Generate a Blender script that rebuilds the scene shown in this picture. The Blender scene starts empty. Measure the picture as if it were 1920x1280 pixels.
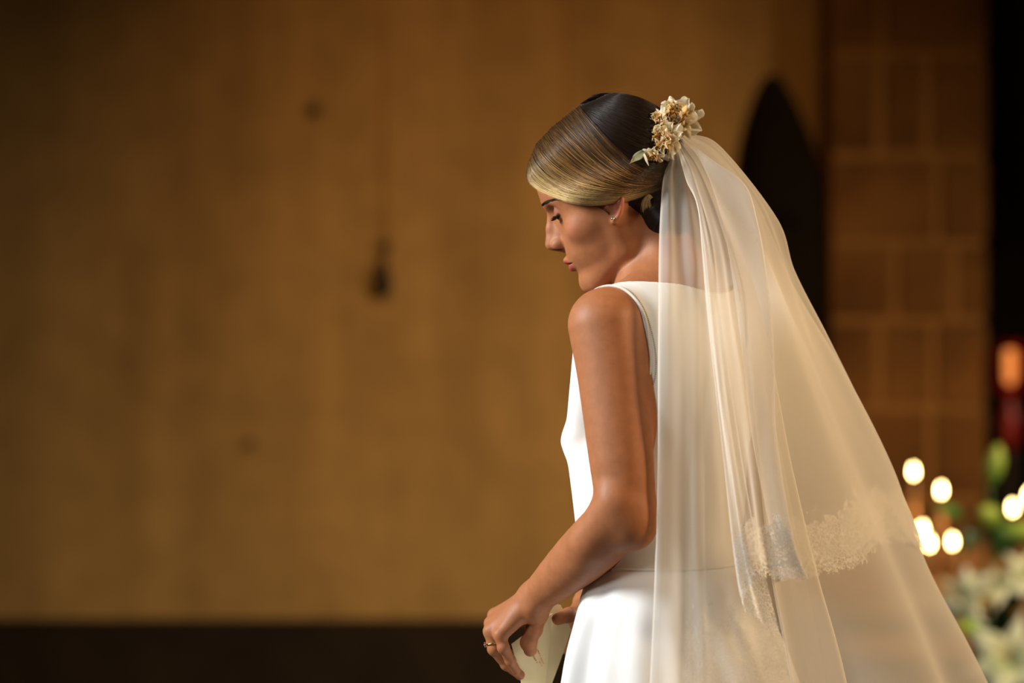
import bpy, bmesh, math, random
import numpy as np
from mathutils import Vector, Matrix, noise as mnoise

# ------------------------------------------------------------------ camera
SC = bpy.context.scene
COL = SC.collection
FOC = 85.0
DIST = 3.358                      # camera to the bride's plane (y = 0)
CAMZ = 1.30
KPX = FOC / 36.0 * 1920.0

cam_d = bpy.data.cameras.new('camera')
cam_d.lens = FOC
cam_d.sensor_width = 36.0
cam_d.clip_start = 0.05
cam_d.dof.use_dof = True
cam_d.dof.focus_distance = DIST - 0.06
cam_d.dof.aperture_fstop = 1.8
cam = bpy.data.objects.new('camera', cam_d)
cam.location = (0, -DIST, CAMZ)
cam.rotation_euler = (math.pi / 2, 0, 0)
COL.objects.link(cam)
SC.camera = cam

SC.view_settings.view_transform = 'Standard'
SC.view_settings.look = 'None'
SC.view_settings.gamma = 1.0
SC.view_settings.use_curve_mapping = False
SC.view_settings.exposure = 0.0

world = bpy.data.worlds.new('World')
SC.world = world
world.use_nodes = True
world.node_tree.nodes['Background'].inputs[0].default_value = (1.0, 0.62, 0.30, 1)
world.node_tree.nodes['Background'].inputs[1].default_value = 0.014


def P(px, py, y=0.0):
    """point at depth y that the lens sees at (px, py)"""
    s = (DIST + y) / KPX
    return np.array([(px - 960) * s, y, CAMZ + (640 - py) * s])


def area(name, loc, target, energy, color, sx, sy, spread=180):
    l = bpy.data.lights.new(name, 'AREA')
    l.shape = 'RECTANGLE'
    l.size, l.size_y = sx, sy
    l.energy, l.color = energy, color
    l.spread = math.radians(spread)
    o = bpy.data.objects.new(name, l)
    o.location = loc
    o.rotation_euler = (Vector(target) - Vector(loc)).to_track_quat('-Z', 'Y').to_euler()
    COL.objects.link(o)
    return o


def spot(name, loc, target, energy, color, angle, blend=0.8, radius=0.1):
    l = bpy.data.lights.new(name, 'SPOT')
    l.energy, l.color = energy, color
    l.spot_size, l.spot_blend, l.shadow_soft_size = math.radians(angle), blend, radius
    o = bpy.data.objects.new(name, l)
    o.location = loc
    o.rotation_euler = (Vector(target) - Vector(loc)).to_track_quat('-Z', 'Y').to_euler()
    COL.objects.link(o)
    return o


# daylight from a tall window on the left of the nave, tungsten lamps elsewhere, and added fills
area('window_and_fill_daylight', (-3.35, -0.72, 2.95), (0.15, -0.05, 1.15), 46, (0.96, 0.98, 1.0), 0.7, 1.3, 75)
area('nave_lamp_light', (3.3, -1.3, 2.9), (0.35, 0.0, 1.1), 23, (1.0, 0.70, 0.40), 0.8, 0.8, 75)
area('window_and_fill_daylight', (-3.2, -3.6, 2.9), (0.25, -0.1, 1.1), 3.5, (0.98, 0.97, 0.95), 0.7, 1.2, 42)  # added fill that lifts the near veil folds, not a second window
spot('wall_lamp_and_fill_light', (0.0, 0.8, 3.9), (-0.12, 5.3, 1.80), 156, (1.0, 0.52, 0.19), 38, 1.0, 0.25)
spot('wall_lamp_and_fill_light', (0.6, 1.2, 3.9), (0.9, 5.3, 2.1), 36, (1.0, 0.52, 0.17), 70, 1.0, 0.2)
spot('wall_lamp_and_fill_light', (-0.9, 1.6, 2.4), (-0.25, 5.3, 0.55), 13, (1.0, 0.76, 0.34), 50, 1.0, 0.3)  # added low fill, stands in for daylight spilling on the lower wall
area('altar_fill_light', (3.4, 1.2, 2.7), (1.6, 3.1, 0.9), 26, (1.0, 0.78, 0.48), 0.6, 0.6, 70)  # added fill that whitens the lilies, no lamp hangs there

# ------------------------------------------------------------------ mesh helpers


def tag(o, label=None, cat=None, group=None, kind=None):
    if label: o['label'] = label
    if cat: o['category'] = cat
    if group: o['group'] = group
    if kind: o['kind'] = kind
    return o


def empty(name, loc=(0, 0, 0), rz=0.0):
    o = bpy.data.objects.new(name, None)
    o.empty_display_size = 0.05
    o.location = loc
    o.rotation_euler = (0, 0, rz)
    COL.objects.link(o)
    return o


def mesh_obj(name, verts, faces, mat, parent=None, smooth=True, colors=None, uvs=None, fmat=None):
    me = bpy.data.meshes.new(name)
    verts = np.asarray(verts, dtype=np.float32)
    if isinstance(faces, np.ndarray):
        nf, k = faces.shape
        me.vertices.add(len(verts))
        me.vertices.foreach_set('co', verts.ravel())
        me.loops.add(nf * k)
        me.loops.foreach_set('vertex_index', faces.astype(np.int32).ravel())
        me.polygons.add(nf)
        me.polygons.foreach_set('loop_start', np.arange(0, nf * k, k, dtype=np.int32))
        me.polygons.foreach_set('loop_total', np.full(nf, k, dtype=np.int32))
        me.update(calc_edges=True)
        me.validate()
    else:
        me.from_pydata([tuple(map(float, v)) for v in verts], [], faces)
    me.polygons.foreach_set('use_smooth', [smooth] * len(me.polygons))
    if colors is not None:
        a = me.color_attributes.new('tint', 'FLOAT_COLOR', 'POINT')
        c = np.ones((len(verts), 4), dtype=np.float32)
        c[:, :colors.shape[1]] = colors
        a.data.foreach_set('color', c.ravel())
    if uvs is not None:
        a = me.attributes.new('uvw', 'FLOAT_VECTOR', 'POINT')
        c = np.zeros((len(verts), 3), dtype=np.float32)
        c[:, :uvs.shape[1]] = uvs
        a.data.foreach_set('vector', c.ravel())
    for m in (mat if isinstance(mat, (list, tuple)) else [mat]):
        me.materials.append(m)
    if fmat is not None:
        me.polygons.foreach_set('material_index', np.asarray(fmat, dtype=np.int32))
    me.update()
    o = bpy.data.objects.new(name, me)
    COL.objects.link(o)
    if parent is not None:
        o.parent = parent
    return o


class MB:
    """collects shapes into one mesh"""

    def __init__(self):
        self.v, self.f, self.c = [], [], []
        self.n = 0

    def add(self, v, f, c=None):
        v = np.asarray(v, dtype=float)
        self.v.append(v)
        self.f += [tuple(i + self.n for i in q) for q in f]
        if c is not None:
            c = np.asarray(c, dtype=float)
            if c.ndim == 1: c = np.tile(c, (len(v), 1))
            self.c.append(c)
        self.n += len(v)

    def box(self, a, b, c=None):
        x0, y0, z0 = a; x1, y1, z1 = b
        v = [(x0, y0, z0), (x1, y0, z0), (x1, y1, z0), (x0, y1, z0), (x0, y0, z1), (x1, y0, z1), (x1, y1, z1), (x0, y1, z1)]
        self.add(v, [(3, 2, 1, 0), (4, 5, 6, 7), (0, 1, 5, 4), (1, 2, 6, 5), (2, 3, 7, 6), (3, 0, 4, 7)], c)

    def tube(self, pts, rad, n=8, cap=True, c=None):
        v, f = tube(pts, rad, n, cap)
        self.add(v, f, c)

    def lathe(self, prof, cx=0, cy=0, n=24, c=None, sx=1.0, sy=1.0):
        v, f = [], []
        for r, z in prof:
            for k in range(n):
                a = 2 * math.pi * k / n
                v.append((cx + r * math.cos(a) * sx, cy + r * math.sin(a) * sy, z))
        for i in range(len(prof) - 1):
            for k in range(n):
                k2 = (k + 1) % n
                f.append((i * n + k, i * n + k2, (i + 1) * n + k2, (i + 1) * n + k))
        f.append(tuple(range(n - 1, -1, -1)))
        m = (len(prof) - 1) * n
        f.append(tuple(range(m, m + n)))
        self.add(v, f, c)

    def build(self, name, mat, parent=None, smooth=True):
        return mesh_obj(name, np.concatenate(self.v), self.f, mat, parent, smooth,
                        np.concatenate(self.c) if self.c else None)


def frames(pts):
    pts = np.asarray(pts, dtype=float)
    t = np.gradient(pts, axis=0)
    t /= np.linalg.norm(t, axis=1, keepdims=True) + 1e-12
    a = np.array([0, 0, 1.0]) if abs(t[0][2]) < 0.9 else np.array([1.0, 0, 0])
    ns = []
    n = a - t[0] * a.dot(t[0]); n /= np.linalg.norm(n)
    for k in range(len(pts)):
        n = n - t[k] * n.dot(t[k]); n /= np.linalg.norm(n) + 1e-12
        ns.append(n)
    ns = np.array(ns)
    return t, ns, np.cross(t, ns)


def tube(pts, rad, n=8, cap=True):
    pts = np.asarray(pts, dtype=float)
    t, a, b = frames(pts)
    rad = np.broadcast_to(np.asarray(rad, dtype=float), (len(pts),))
    ang = np.arange(n) * 2 * math.pi / n
    v = pts[:, None, :] + rad[:, None, None] * (np.cos(ang)[None, :, None] * a[:, None, :] + np.sin(ang)[None, :, None] * b[:, None, :])
    m = len(pts)
    f = [(i * n + k, i * n + (k + 1) % n, (i + 1) * n + (k + 1) % n, (i + 1) * n + k) for i in range(m - 1) for k in range(n)]
    if cap:
        f.append(tuple(range(n - 1, -1, -1)))
        f.append(tuple(range((m - 1) * n, m * n)))
    return v.reshape(-1, 3), f


def spline(pts, n):
    """Catmull-Rom through pts (any dimension), n samples"""
    p = np.asarray(pts, dtype=float)
    p = np.vstack([2 * p[0] - p[1], p, 2 * p[-1] - p[-2]])
    m = len(p) - 3
    u = np.linspace(0, m, n)
    i = np.minimum(u.astype(int), m - 1)
    t = (u - i)[:, None]
    a, b, c, d = p[i], p[i + 1], p[i + 2], p[i + 3]
    return 0.5 * (2 * b + (c - a) * t + (2 * a - 5 * b + 4 * c - d) * t ** 2 + (3 * b - a - 3 * c + d) * t ** 3)


# ------------------------------------------------------------------ material helpers


def new_mat(name):
    m = bpy.data.materials.new(name)
    m.use_nodes = True
    nt = m.node_tree
    nt.nodes.clear()
    out = nt.nodes.new('ShaderNodeOutputMaterial')
    return m, nt, out


def nd(nt, typ, **kw):
    n = nt.nodes.new(typ)
    for k, v in kw.items():
        if k.startswith('i_'):
            n.inputs[k[2:].replace('_', ' ')].default_value = v
        else:
            setattr(n, k, v)
    return n


def princ(name, color, rough=0.5, metallic=0.0, bump=None, vary=None, spec=0.5, emit=None, sss=None, sheen=0.0):
    m, nt, out = new_mat(name)
    b = nd(nt, 'ShaderNodeBsdfPrincipled')
    b.inputs['Base Color'].default_value = (*color, 1)
    b.inputs['Roughness'].default_value = rough
    b.inputs['Metallic'].default_value = metallic
    b.inputs['Specular IOR Level'].default_value = spec
    if sheen: b.inputs['Sheen Weight'].default_value = sheen
    if sss:
        b.inputs['Subsurface Weight'].default_value = sss[0]
        b.inputs['Subsurface Radius'].default_value = sss[1]
        b.inputs['Subsurface Scale'].default_value = sss[2]
    if emit:
        b.inputs['Emission Color'].default_value = (*emit[0], 1)
        b.inputs['Emission Strength'].default_value = emit[1]
    tc = nd(nt, 'ShaderNodeTexCoord')
    if vary:
        col2, scale = vary
        nz = nd(nt, 'ShaderNodeTexNoise')
        nz.inputs['Scale'].default_value = scale
        nz.inputs['Detail'].default_value = 5
        nt.links.new(tc.outputs['Object'], nz.inputs['Vector'])
        r = nd(nt, 'ShaderNodeValToRGB')
        r.color_ramp.elements[0].position = 0.35
        r.color_ramp.elements[1].position = 0.68
        r.color_ramp.elements[0].color = (*color, 1)
        r.color_ramp.elements[1].color = (*col2, 1)
        nt.links.new(nz.outputs['Fac'], r.inputs['Fac'])
        nt.links.new(r.outputs['Color'], b.inputs['Base Color'])
    if bump:
        nz = nd(nt, 'ShaderNodeTexNoise')
        nz.inputs['Scale'].default_value = bump[0]
        nz.inputs['Detail'].default_value = 3
        nt.links.new(tc.outputs['Object'], nz.inputs['Vector'])
        bp = nd(nt, 'ShaderNodeBump')
        bp.inputs['Strength'].default_value = bump[1]
        bp.inputs['Distance'].default_value = bump[2]
        nt.links.new(nz.outputs['Fac'], bp.inputs['Height'])
        nt.links.new(bp.outputs['Normal'], b.inputs['Normal'])
    nt.links.new(b.outputs[0], out.inputs[0])
    return m


def tinted(name, rough=0.5, spec=0.5, sss=None, bump=None, trans=0.0):
    """principled material whose colour is the mesh's own 'tint'"""
    m = princ(name, (0.8, 0.8, 0.8), rough, spec=spec, sss=sss, bump=bump)
    nt = m.node_tree
    b = [n for n in nt.nodes if n.type == 'BSDF_PRINCIPLED'][0]
    a = nd(nt, 'ShaderNodeAttribute', attribute_name='tint')
    nt.links.new(a.outputs['Color'], b.inputs['Base Color'])
    if trans:
        t = nd(nt, 'ShaderNodeBsdfTranslucent')
        nt.links.new(a.outputs['Color'], t.inputs[0])
        mx = nd(nt, 'ShaderNodeMixShader')
        mx.inputs[0].default_value = trans
        nt.links.new(b.outputs[0], mx.inputs[1])
        nt.links.new(t.outputs[0], mx.inputs[2])
        out = [n for n in nt.nodes if n.type == 'OUTPUT_MATERIAL'][0]
        nt.links.new(mx.outputs[0], out.inputs[0])
    return m

# ------------------------------------------------------------------ implicit-surface sculpting (numpy)
F32 = np.float32


def smin(a, b, k):
    h = np.clip(0.5 + 0.5 * (b - a) / k, 0, 1)
    return b + (a - b) * h - k * h * (1 - h)


def smax(a, b, k):
    return -smin(-a, -b, k)


def rcone(p, a, b, r1, r2):
    a = np.asarray(a, F32); b = np.asarray(b, F32)
    pa = p - a; ba = b - a
    t = np.clip(pa @ ba / F32(ba @ ba), 0, 1)
    return np.linalg.norm(pa - t[:, None] * ba, axis=1) - (r1 + (r2 - r1) * t)


def chain(p, pts, rs, k=0.0):
    d = None
    for i in range(len(pts) - 1):
        e = rcone(p, pts[i], pts[i + 1], rs[i], rs[i + 1])
        d = e if d is None else (np.minimum(d, e) if k == 0 else smin(d, e, k))
    return d


def ell(p, c, r, rot=None):
    q = p - np.asarray(c, F32)
    if rot is not None:
        q = q @ np.asarray(rot, F32)
    r = np.asarray(r, F32)
    k0 = np.linalg.norm(q / r, axis=1)
    k1 = np.linalg.norm(q / (r * r), axis=1) + 1e-9
    return k0 * (k0 - 1) / k1


def sph(p, c, r):
    return np.linalg.norm(p - np.asarray(c, F32), axis=1) - r


def axis_grid(lo, hi, fine, h, hf):
    """grid lines from lo to hi, spacing hf inside the fine ranges and h outside"""
    xs = [lo]
    while xs[-1] < hi:
        x = xs[-1]
        s = h
        for a, b in fine:
            d = max(a - x, x - b, 0.0)
            s = min(s, hf + 0.12 * d)
        xs.append(x + s)
    return np.array(xs, dtype=np.float64)


def surface_nets(fn, xs, ys, zs, project=2, B=8):
    """continuous quad mesh of fn = 0 on a rectilinear grid; only blocks near the surface are sampled"""
    nx, ny, nz = len(xs), len(ys), len(zs)
    D = np.ones((nx, ny, nz), dtype=F32)
    bi = [list(range(0, n - 1, B)) for n in (nx, ny, nz)]
    cen = [np.array([0.5 * (g[i] + g[min(i + B, len(g) - 1)]) for i in b]) for g, b in zip((xs, ys, zs), bi)]
    hal = [np.array([0.5 * (g[min(i + B, len(g) - 1)] - g[i]) for i in b]) for g, b in zip((xs, ys, zs), bi)]
    CX, CY, CZ = np.meshgrid(*cen, indexing='ij')
    HX, HY, HZ = np.meshgrid(*hal, indexing='ij')
    cp = np.stack([CX, CY, CZ], -1).reshape(-1, 3).astype(F32)
    hd = np.sqrt(HX ** 2 + HY ** 2 + HZ ** 2).reshape(-1)
    d = np.concatenate([fn(c) for c in np.array_split(cp, max(1, len(cp) // 300000))])
    near = np.abs(d) < hd * 1.35 + 0.002
    inside = d < 0
    idx = [(a, b, c) for a in range(len(bi[0])) for b in range(len(bi[1])) for c in range(len(bi[2]))]
    for k in np.nonzero(inside & ~near)[0]:
        a, b, c = idx[k]
        i, j, l = bi[0][a], bi[1][b], bi[2][c]
        D[i:i + B + 1, j:j + B + 1, l:l + B + 1] = -1
    todo = np.nonzero(near)[0]
    for s in range(0, len(todo), 400):
        pts, sl = [], []
        for k in todo[s:s + 400]:
            a, b, c = idx[k]
            i, j, l = bi[0][a], bi[1][b], bi[2][c]
            gx, gy, gz = xs[i:i + B + 1], ys[j:j + B + 1], zs[l:l + B + 1]
            g = np.empty((len(gx), len(gy), len(gz), 3), dtype=F32)
            g[..., 0] = gx[:, None, None]; g[..., 1] = gy[None, :, None]; g[..., 2] = gz[None, None, :]
            sl.append((i, j, l, g.shape[:3]))
            pts.append(g.reshape(-1, 3))
        v = fn(np.concatenate(pts))
        o = 0
        for i, j, l, sh in sl:
            n = sh[0] * sh[1] * sh[2]
            D[i:i + sh[0], j:j + sh[1], l:l + sh[2]] = v[o:o + n].reshape(sh)
            o += n
    S = D < 0
    cnt = np.zeros((nx - 1, ny - 1, nz - 1), dtype=np.uint8)
    for a in (0, 1):
        for b in (0, 1):
            for c in (0, 1):
                cnt += S[a:nx - 1 + a, b:ny - 1 + b, c:nz - 1 + c]
    I, J, K = np.nonzero((cnt > 0) & (cnt < 8))
    del cnt
    key = (I.astype(np.int64) * (ny - 1) + J) * (nz - 1) + K
    corner = {}
    for a in (0, 1):
        for b in (0, 1):
            for c in (0, 1):
                corner[a, b, c] = D[I + a, J + b, K + c]
    acc = np.zeros((len(I), 3)); num = np.zeros(len(I))
    for ax in range(3):
        for u in (0, 1):
            for w in (0, 1):
                lo = [0, 0, 0]; hi = [0, 0, 0]
                o = [q for q in range(3) if q != ax]
                lo[o[0]] = hi[o[0]] = u; lo[o[1]] = hi[o[1]] = w; hi[ax] = 1
                a, b = corner[tuple(lo)], corner[tuple(hi)]
                m = (a < 0) != (b < 0)
                t = np.where(m, a / np.where(m, a - b, 1), 0)
                q = np.zeros((len(I), 3)); q[:, o[0]] = u; q[:, o[1]] = w; q[:, ax] = t
                acc += q * m[:, None]; num += m
    acc /= num[:, None]
    V = np.empty((len(I), 3))
    for ax, (g, ii) in enumerate(((xs, I), (ys, J), (zs, K))):
        V[:, ax] = g[ii] + acc[:, ax] * (g[ii + 1] - g[ii])
    cell = np.stack([xs[I + 1] - xs[I], ys[J + 1] - ys[J], zs[K + 1] - zs[K]], 1).max(1)
    quads = []
    dims = (nx - 1, ny - 1, nz - 1)
    for ax in range(3):
        o = [(ax + 1) % 3, (ax + 2) % 3]
        A = S.take(range(0, S.shape[ax] - 1), axis=ax) if False else None
        s0 = [slice(None)] * 3; s1 = [slice(None)] * 3
        s0[ax] = slice(0, -1); s1[ax] = slice(1, None)
        for q in o:
            s0[q] = slice(1, -1); s1[q] = slice(1, -1)
        E = np.nonzero(S[tuple(s0)] != S[tuple(s1)])
        e = [E[0].astype(np.int64), E[1].astype(np.int64), E[2].astype(np.int64)]
        for q in o: e[q] = e[q] + 1
        neg = S[e[0], e[1], e[2]]
        ids = []
        for du, dw in ((-1, -1), (0, -1), (0, 0), (-1, 0)):
            c = [e[0].copy(), e[1].copy(), e[2].copy()]
            c[o[0]] += du; c[o[1]] += dw
            kk = (c[0] * dims[1] + c[1]) * dims[2] + c[2]
            ids.append(np.searchsorted(key, kk))
        q = np.stack(ids, 1)
        q[~neg] = q[~neg][:, ::-1]
        quads.append(q)
    Q = np.concatenate(quads)
    for _ in range(project):
        p = V.astype(F32)
        out = np.empty_like(V)
        for c in np.array_split(np.arange(len(V)), max(1, len(V) // 200000)):
            pc = p[c]; h = F32(0.0006)
            d0 = fn(pc)
            g = np.empty_like(pc)
            for ax in range(3):
                e = np.zeros(3, F32); e[ax] = h
                g[:, ax] = (fn(pc + e) - fn(pc - e)) / (2 * h)
            gn = (g * g).sum(1)
            step = (d0 / np.maximum(gn, 0.15))[:, None] * g
            ln = np.linalg.norm(step, axis=1)
            lim = 0.6 * cell[c]
            step *= np.minimum(1, lim / np.maximum(ln, 1e-9))[:, None]
            out[c] = pc - step
        V = out
    return V, Q


# ------------------------------------------------------------------ the bride: landmarks
R_ = math.radians
# torso frame: she turns her back three quarters to the lens
PHI = R_(32)
BF = np.array([-math.cos(PHI), math.sin(PHI), 0.0])     # her forward
BL = np.array([-math.sin(PHI), -math.cos(PHI), 0.0])    # her left
BO = np.array([0.211, 0.0, 0.0])
BM = np.stack([BF, BL, np.array([0, 0, 1.0])], 1)        # columns: forward, left, up


def body_local(p):
    return (p - BO.astype(F32)) @ BM.astype(F32)


def body_world(q):
    return BO + np.asarray(q, dtype=float) @ BM.T


# head frame: chin down, turned a little back towards her left shoulder
H_YAW, H_PITCH, H_ROLL = R_(10), R_(22), R_(4)
f0 = np.array([-math.cos(H_YAW), math.sin(H_YAW), 0]); l0 = np.array([-math.sin(H_YAW), -math.cos(H_YAW), 0]); u0 = np.array([0, 0, 1.0])
HF = math.cos(H_PITCH) * f0 - math.sin(H_PITCH) * u0
HU0 = math.sin(H_PITCH) * f0 + math.cos(H_PITCH) * u0
HL = math.cos(H_ROLL) * l0 - math.sin(H_ROLL) * HU0
HU = math.cos(H_ROLL) * HU0 + math.sin(H_ROLL) * l0
HM = np.stack([HF, HL, HU], 1)
HS = 1.0                                                  # head scale
HO = P(1035, 397, 0.014) - HM @ np.array([0.089, 0, 0.022]) * HS   # origin: midpoint between the ear canals


def head_local(p):                                        # millimetres
    return ((p - HO.astype(F32)) @ HM.astype(F32)) * F32(1000.0 / HS)


def head_world(q):
    return HO + (np.asarray(q, dtype=float) * (0.001 * HS)) @ HM.T


FZ = [-110, -104, -98, -90, -80, -70, -60, -50, -40, -30, -15, 0, 10, 22, 35, 55, 75, 95, 110]
FX = [54, 74, 82.5, 86.5, 87.5, 87, 90.5, 94, 93, 91, 88, 85.5, 86, 88.5, 93, 92.5, 88, 77, 63]
FW = [16, 24, 31, 37, 44, 50, 55, 58.5, 61.5, 64, 67, 69, 69.5, 70, 71, 72, 71, 66, 58]
_zf = np.linspace(FZ[0], FZ[-1], 300)


def _fit(vals):
    # smooth curve through the table: spline samples, then a light blur
    t = spline(np.stack([FZ, vals], 1), 600)
    c = np.interp(_zf, t[:, 0], t[:, 1])
    k = np.exp(-0.5 * (np.arange(-12, 13) / 4.0) ** 2); k /= k.sum()
    return np.convolve(np.pad(c, 12, mode='edge'), k, 'valid').astype(F32)


FXS, FWS = _fit(FX), _fit(FW)
LIP_U = [(80, 23, -54), (90, 13, -51), (95.5, 4, -48.5), (96.0, 0, -49.5)]
LIP_D = [(79, 22, -55), (87, 12, -58.5), (91.5, 0, -60.5)]
EYE_C = (70, 33, 15)
EYE_R = 13.4


def head_sdf_mm(q):
    x, y, z = q[:, 0], q[:, 1], q[:, 2]
    m = q.copy(); m[:, 1] = np.abs(y)
    ay = m[:, 1]
    d = ell(q, (-8, 0, 47), (97, 73, 84))
    fx = np.interp(z, _zf, FXS).astype(F32); w = np.interp(z, _zf, FWS).astype(F32)
    a = np.where(x > 18, fx - 18, 46)
    n = F32(2.05)
    k = (np.abs((x - 18) / a) ** n + (ay / w) ** n + 1e-9) ** (1 / n)
    df = (k - 1) * w * 0.85
    zl = -105 + (82 - x) * 0.36
    df = smax(df, (zl - z) * 0.94, 14)
    df = smax(df, z - 92, 20)
    d = smin(d, df, 22)
    d = smin(d, rcone(m, (10, 43, -68), (66, 20, -92), 7, 11), 18)
    d = smin(d, rcone(m, (4, 54, -15), (10, 43, -66), 11, 8), 18)
    d = smin(d, ell(m, (50, 50, -14), (19, 11, 12)), 22)
    d = smin(d, rcone(m, (85, 8, 33), (61, 47, 35), 7, 5), 12)
    # orbits, then the lowered lids over the eyes
    d = smax(d, -ell(m, (91, 33, 16), (17, 18, 11)), 11)
    d = smin(d, sph(m, EYE_C, EYE_R), 2.5)
    # nose
    nose = rcone(q, (87, 0, 27), (99.5, 0, 1), 6, 6.2)
    nose = smin(nose, rcone(q, (99.5, 0, 1), (107.3, 0, -19), 6, 8.4), 5)
    nose = smin(nose, rcone(q, (74, 0, 14), (92, 0, -20), 11, 14), 9)
    nose = smin(nose, ell(m, (97, 11, -23), (9.5, 5.6, 6.8)), 5)
    nose = smin(nose, rcone(q, (104, 0, -25), (94, 0, -32), 4.2, 4.5), 4)
    nose = smax(nose, -ell(m, (101, 7.6, -31), (6.5, 4.0, 5.5)), 2.2)
    d = smin(d, nose, 5)
    # lips
    d = smin(d, chain(m, LIP_U, (2.2, 3.6, 4.6, 4.4)), 4)
    d = smin(d, chain(m, LIP_D, (2.2, 4.6, 5.8)), 4)
    d = smax(d, -rcone(m, (101, 0, -54.2), (82, 25, -54.5), 1.3, 1.0), 2.5)
    d = smin(d, ell(q, (78, 0, -90), (11, 17, 12)), 12)
    # ears
    ex = q.copy(); ex[:, 1] = ay
    xx, zz = q[:, 0] - 3, q[:, 2] + 3
    zz = zz - 1
    ex[:, 0] = (xx * .94 + zz * .342) / .86; ez = zz * .94 - xx * .342; ex[:, 2] = np.where(ez > 0, ez / .66, ez / .86)
    e = ell(ex, (-9, 71, 3), (15, 4.5, 27), EAR_ROT)
    hel = chain(ex, *HELIX)
    e = smin(e, hel, 3)
    e = smax(e, -ell(ex, (-6, 79, -1), (8, 8, 10)), 3)
    e = smax(e, -chain(ex, [(-3, 78, 19), (-11, 82.5, 20), (-16, 85, 10), (-15, 83, -3)], (3, 3, 3, 2.5)), 2)
    e = smin(e, ell(ex, (4, 71, -3), (4, 4.5, 6.5)), 4)
    e = smax(e, z - 1.5, 5)                                   # the top of the ear lies under the hair
    d = smin(d, e, 5)
    return d


_hx = spline([(4, 69, 8, 2.4), (3, 72, 22, 2.8), (-6, 73, 30, 3.0), (-16, 75, 26, 3.2), (-21, 78, 12, 3.2), (-19.5, 79, -4, 3.0), (-14, 75, -18, 3.8), (-6, 72, -26, 5.8)], 20)
HELIX = (_hx[:, :3], _hx[:, 3])
_ca, _sa = math.cos(R_(22)), math.sin(R_(22))
EAR_ROT = np.array([[_ca, _sa, 0], [-_sa, _ca, 0], [0, 0, 1.0]])    # the ear opens backwards


# arms: joints seen in the photograph, with their own depths
L_SH = P(1135, 609, -0.135)
L_UP = P(1150, 705, -0.145)
L_MD = P(1165, 860, -0.160)
L_EL = P(1176, 965, -0.165)
L_FA = P(1112, 1022, -0.125)
L_F2 = P(1060, 1070, -0.078)
L_WR = P(1004, 1120, -0.030)
R_SH = body_world((0.0, -0.165, 1.335))
R_EL = body_world((0.035, -0.225, 1.065))
R_WR = P(1112, 1112, 0.110)

# left hand (palm turned to her, fingers hanging down)
LH = dict(
    little=[P(938, 1190, -.038), P(944, 1214, -.040), P(957, 1238, -.030), P(968, 1256, -.020)],
    ring=[P(921, 1183, -.020), P(927, 1216, -.022), P(950, 1245, -.012), P(975, 1265, .000)],
    middle=[P(923, 1169, -.002), P(925, 1207, .000), P(948, 1240, .008), P(976, 1266, .016)],
    index=[P(929, 1154, .016), P(932, 1195, .020), P(952, 1228, .026), P(976, 1252, .030)],
    thumb=[P(1010, 1150, -.012), P(1001, 1180, -.022), P(991, 1204, -.026), P(994, 1218, -.026)],
)
LHR = dict(little=(.0088, .0078, .0070, .0060), ring=(.0100, .0090, .0080, .0068), middle=(.0102, .0092, .0082, .0070),
           index=(.0100, .0092, .0080, .0068), thumb=(.0135, .0112, .0108, .0092))
# right hand: thumb on the card, fingers behind it
RH = dict(
    thumb=[P(1092, 1128, .075), P(1083, 1146, .040), P(1066, 1153, .015), P(1046, 1160, .006)],
    index=[P(1090, 1160, .100), P(1066, 1172, .092), P(1046, 1182, .082), P(1030, 1188, .078)],
    middle=[P(1096, 1176, .104), P(1074, 1190, .096), P(1056, 1202, .086), P(1040, 1208, .080)],
    ring=[P(1100, 1192, .106), P(1082, 1204, .100), P(1064, 1213, .090), P(1050, 1217, .082)],
    little=[P(1104, 1206, .106), P(1092, 1214, .102), P(1078, 1220, .094), P(1066, 1222, .088)],
)
RHR = dict(thumb=(.013, .011, .0100, .0085), index=(.0098, .0090, .0080, .0068), middle=(.0100, .0092, .0082, .0070),
           ring=(.0098, .0088, .0080, .0068), little=(.0086, .0078, .0070, .0060))


def hand_sdf(p, wr, H, HR, heel):
    d = None
    for nm in ('little', 'ring', 'middle', 'index'):
        m = rcone(p, wr, H[nm][0], .0165, HR[nm][0] + .0012)
        d = m if d is None else smin(d, m, .010)
    d = smin(d, rcone(p, heel[0], heel[1], heel[2], heel[3]), .012)
    d = smin(d, rcone(p, wr, H['thumb'][0], .017, HR['thumb'][0]), .012)
    for nm in ('little', 'ring', 'middle', 'index', 'thumb'):
        f = chain(p, H[nm], HR[nm], .0025)
        for j in (1, 2):                                   # knuckles
            f = smin(f, sph(p, H[nm][j], HR[nm][j] * 1.06), .003)
        d = smin(d, f, .0042)
    return d


def torso_sdf(p):
    q = body_local(p)
    m = q.copy(); m[:, 1] = np.abs(m[:, 1])
    d = ell(q, (-0.014, 0, 1.215), (.088, .138, .20))
    d = smin(d, rcone(m, (-.012, .02, 1.335), (-.004, .128, 1.325), .060, .041), .045)
    d = smin(d, rcone(m, (-.020, .0, 1.376), (-.012, .110, 1.340), .046, .029), .035)     # trapezius
    d = smin(d, ell(m, (-.052, .085, 1.265), (.045, .065, .085)), .05)                   # shoulder blades
    d = smin(d, ell(q, (0.0, 0, 1.04), (.094, .122, .16)), .06)
    d = smin(d, ell(q, (-.008, 0, .875), (.100, .150, .14)), .06)
    d = smin(d, rcone(m, (.088, .086, 1.163), (.044, .10, 1.285), .014, .034), .020)
    d = smin(d, rcone(m, (.088, .086, 1.163), (.043, .075, 1.06), .014, .046), .022)
    return d


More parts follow.
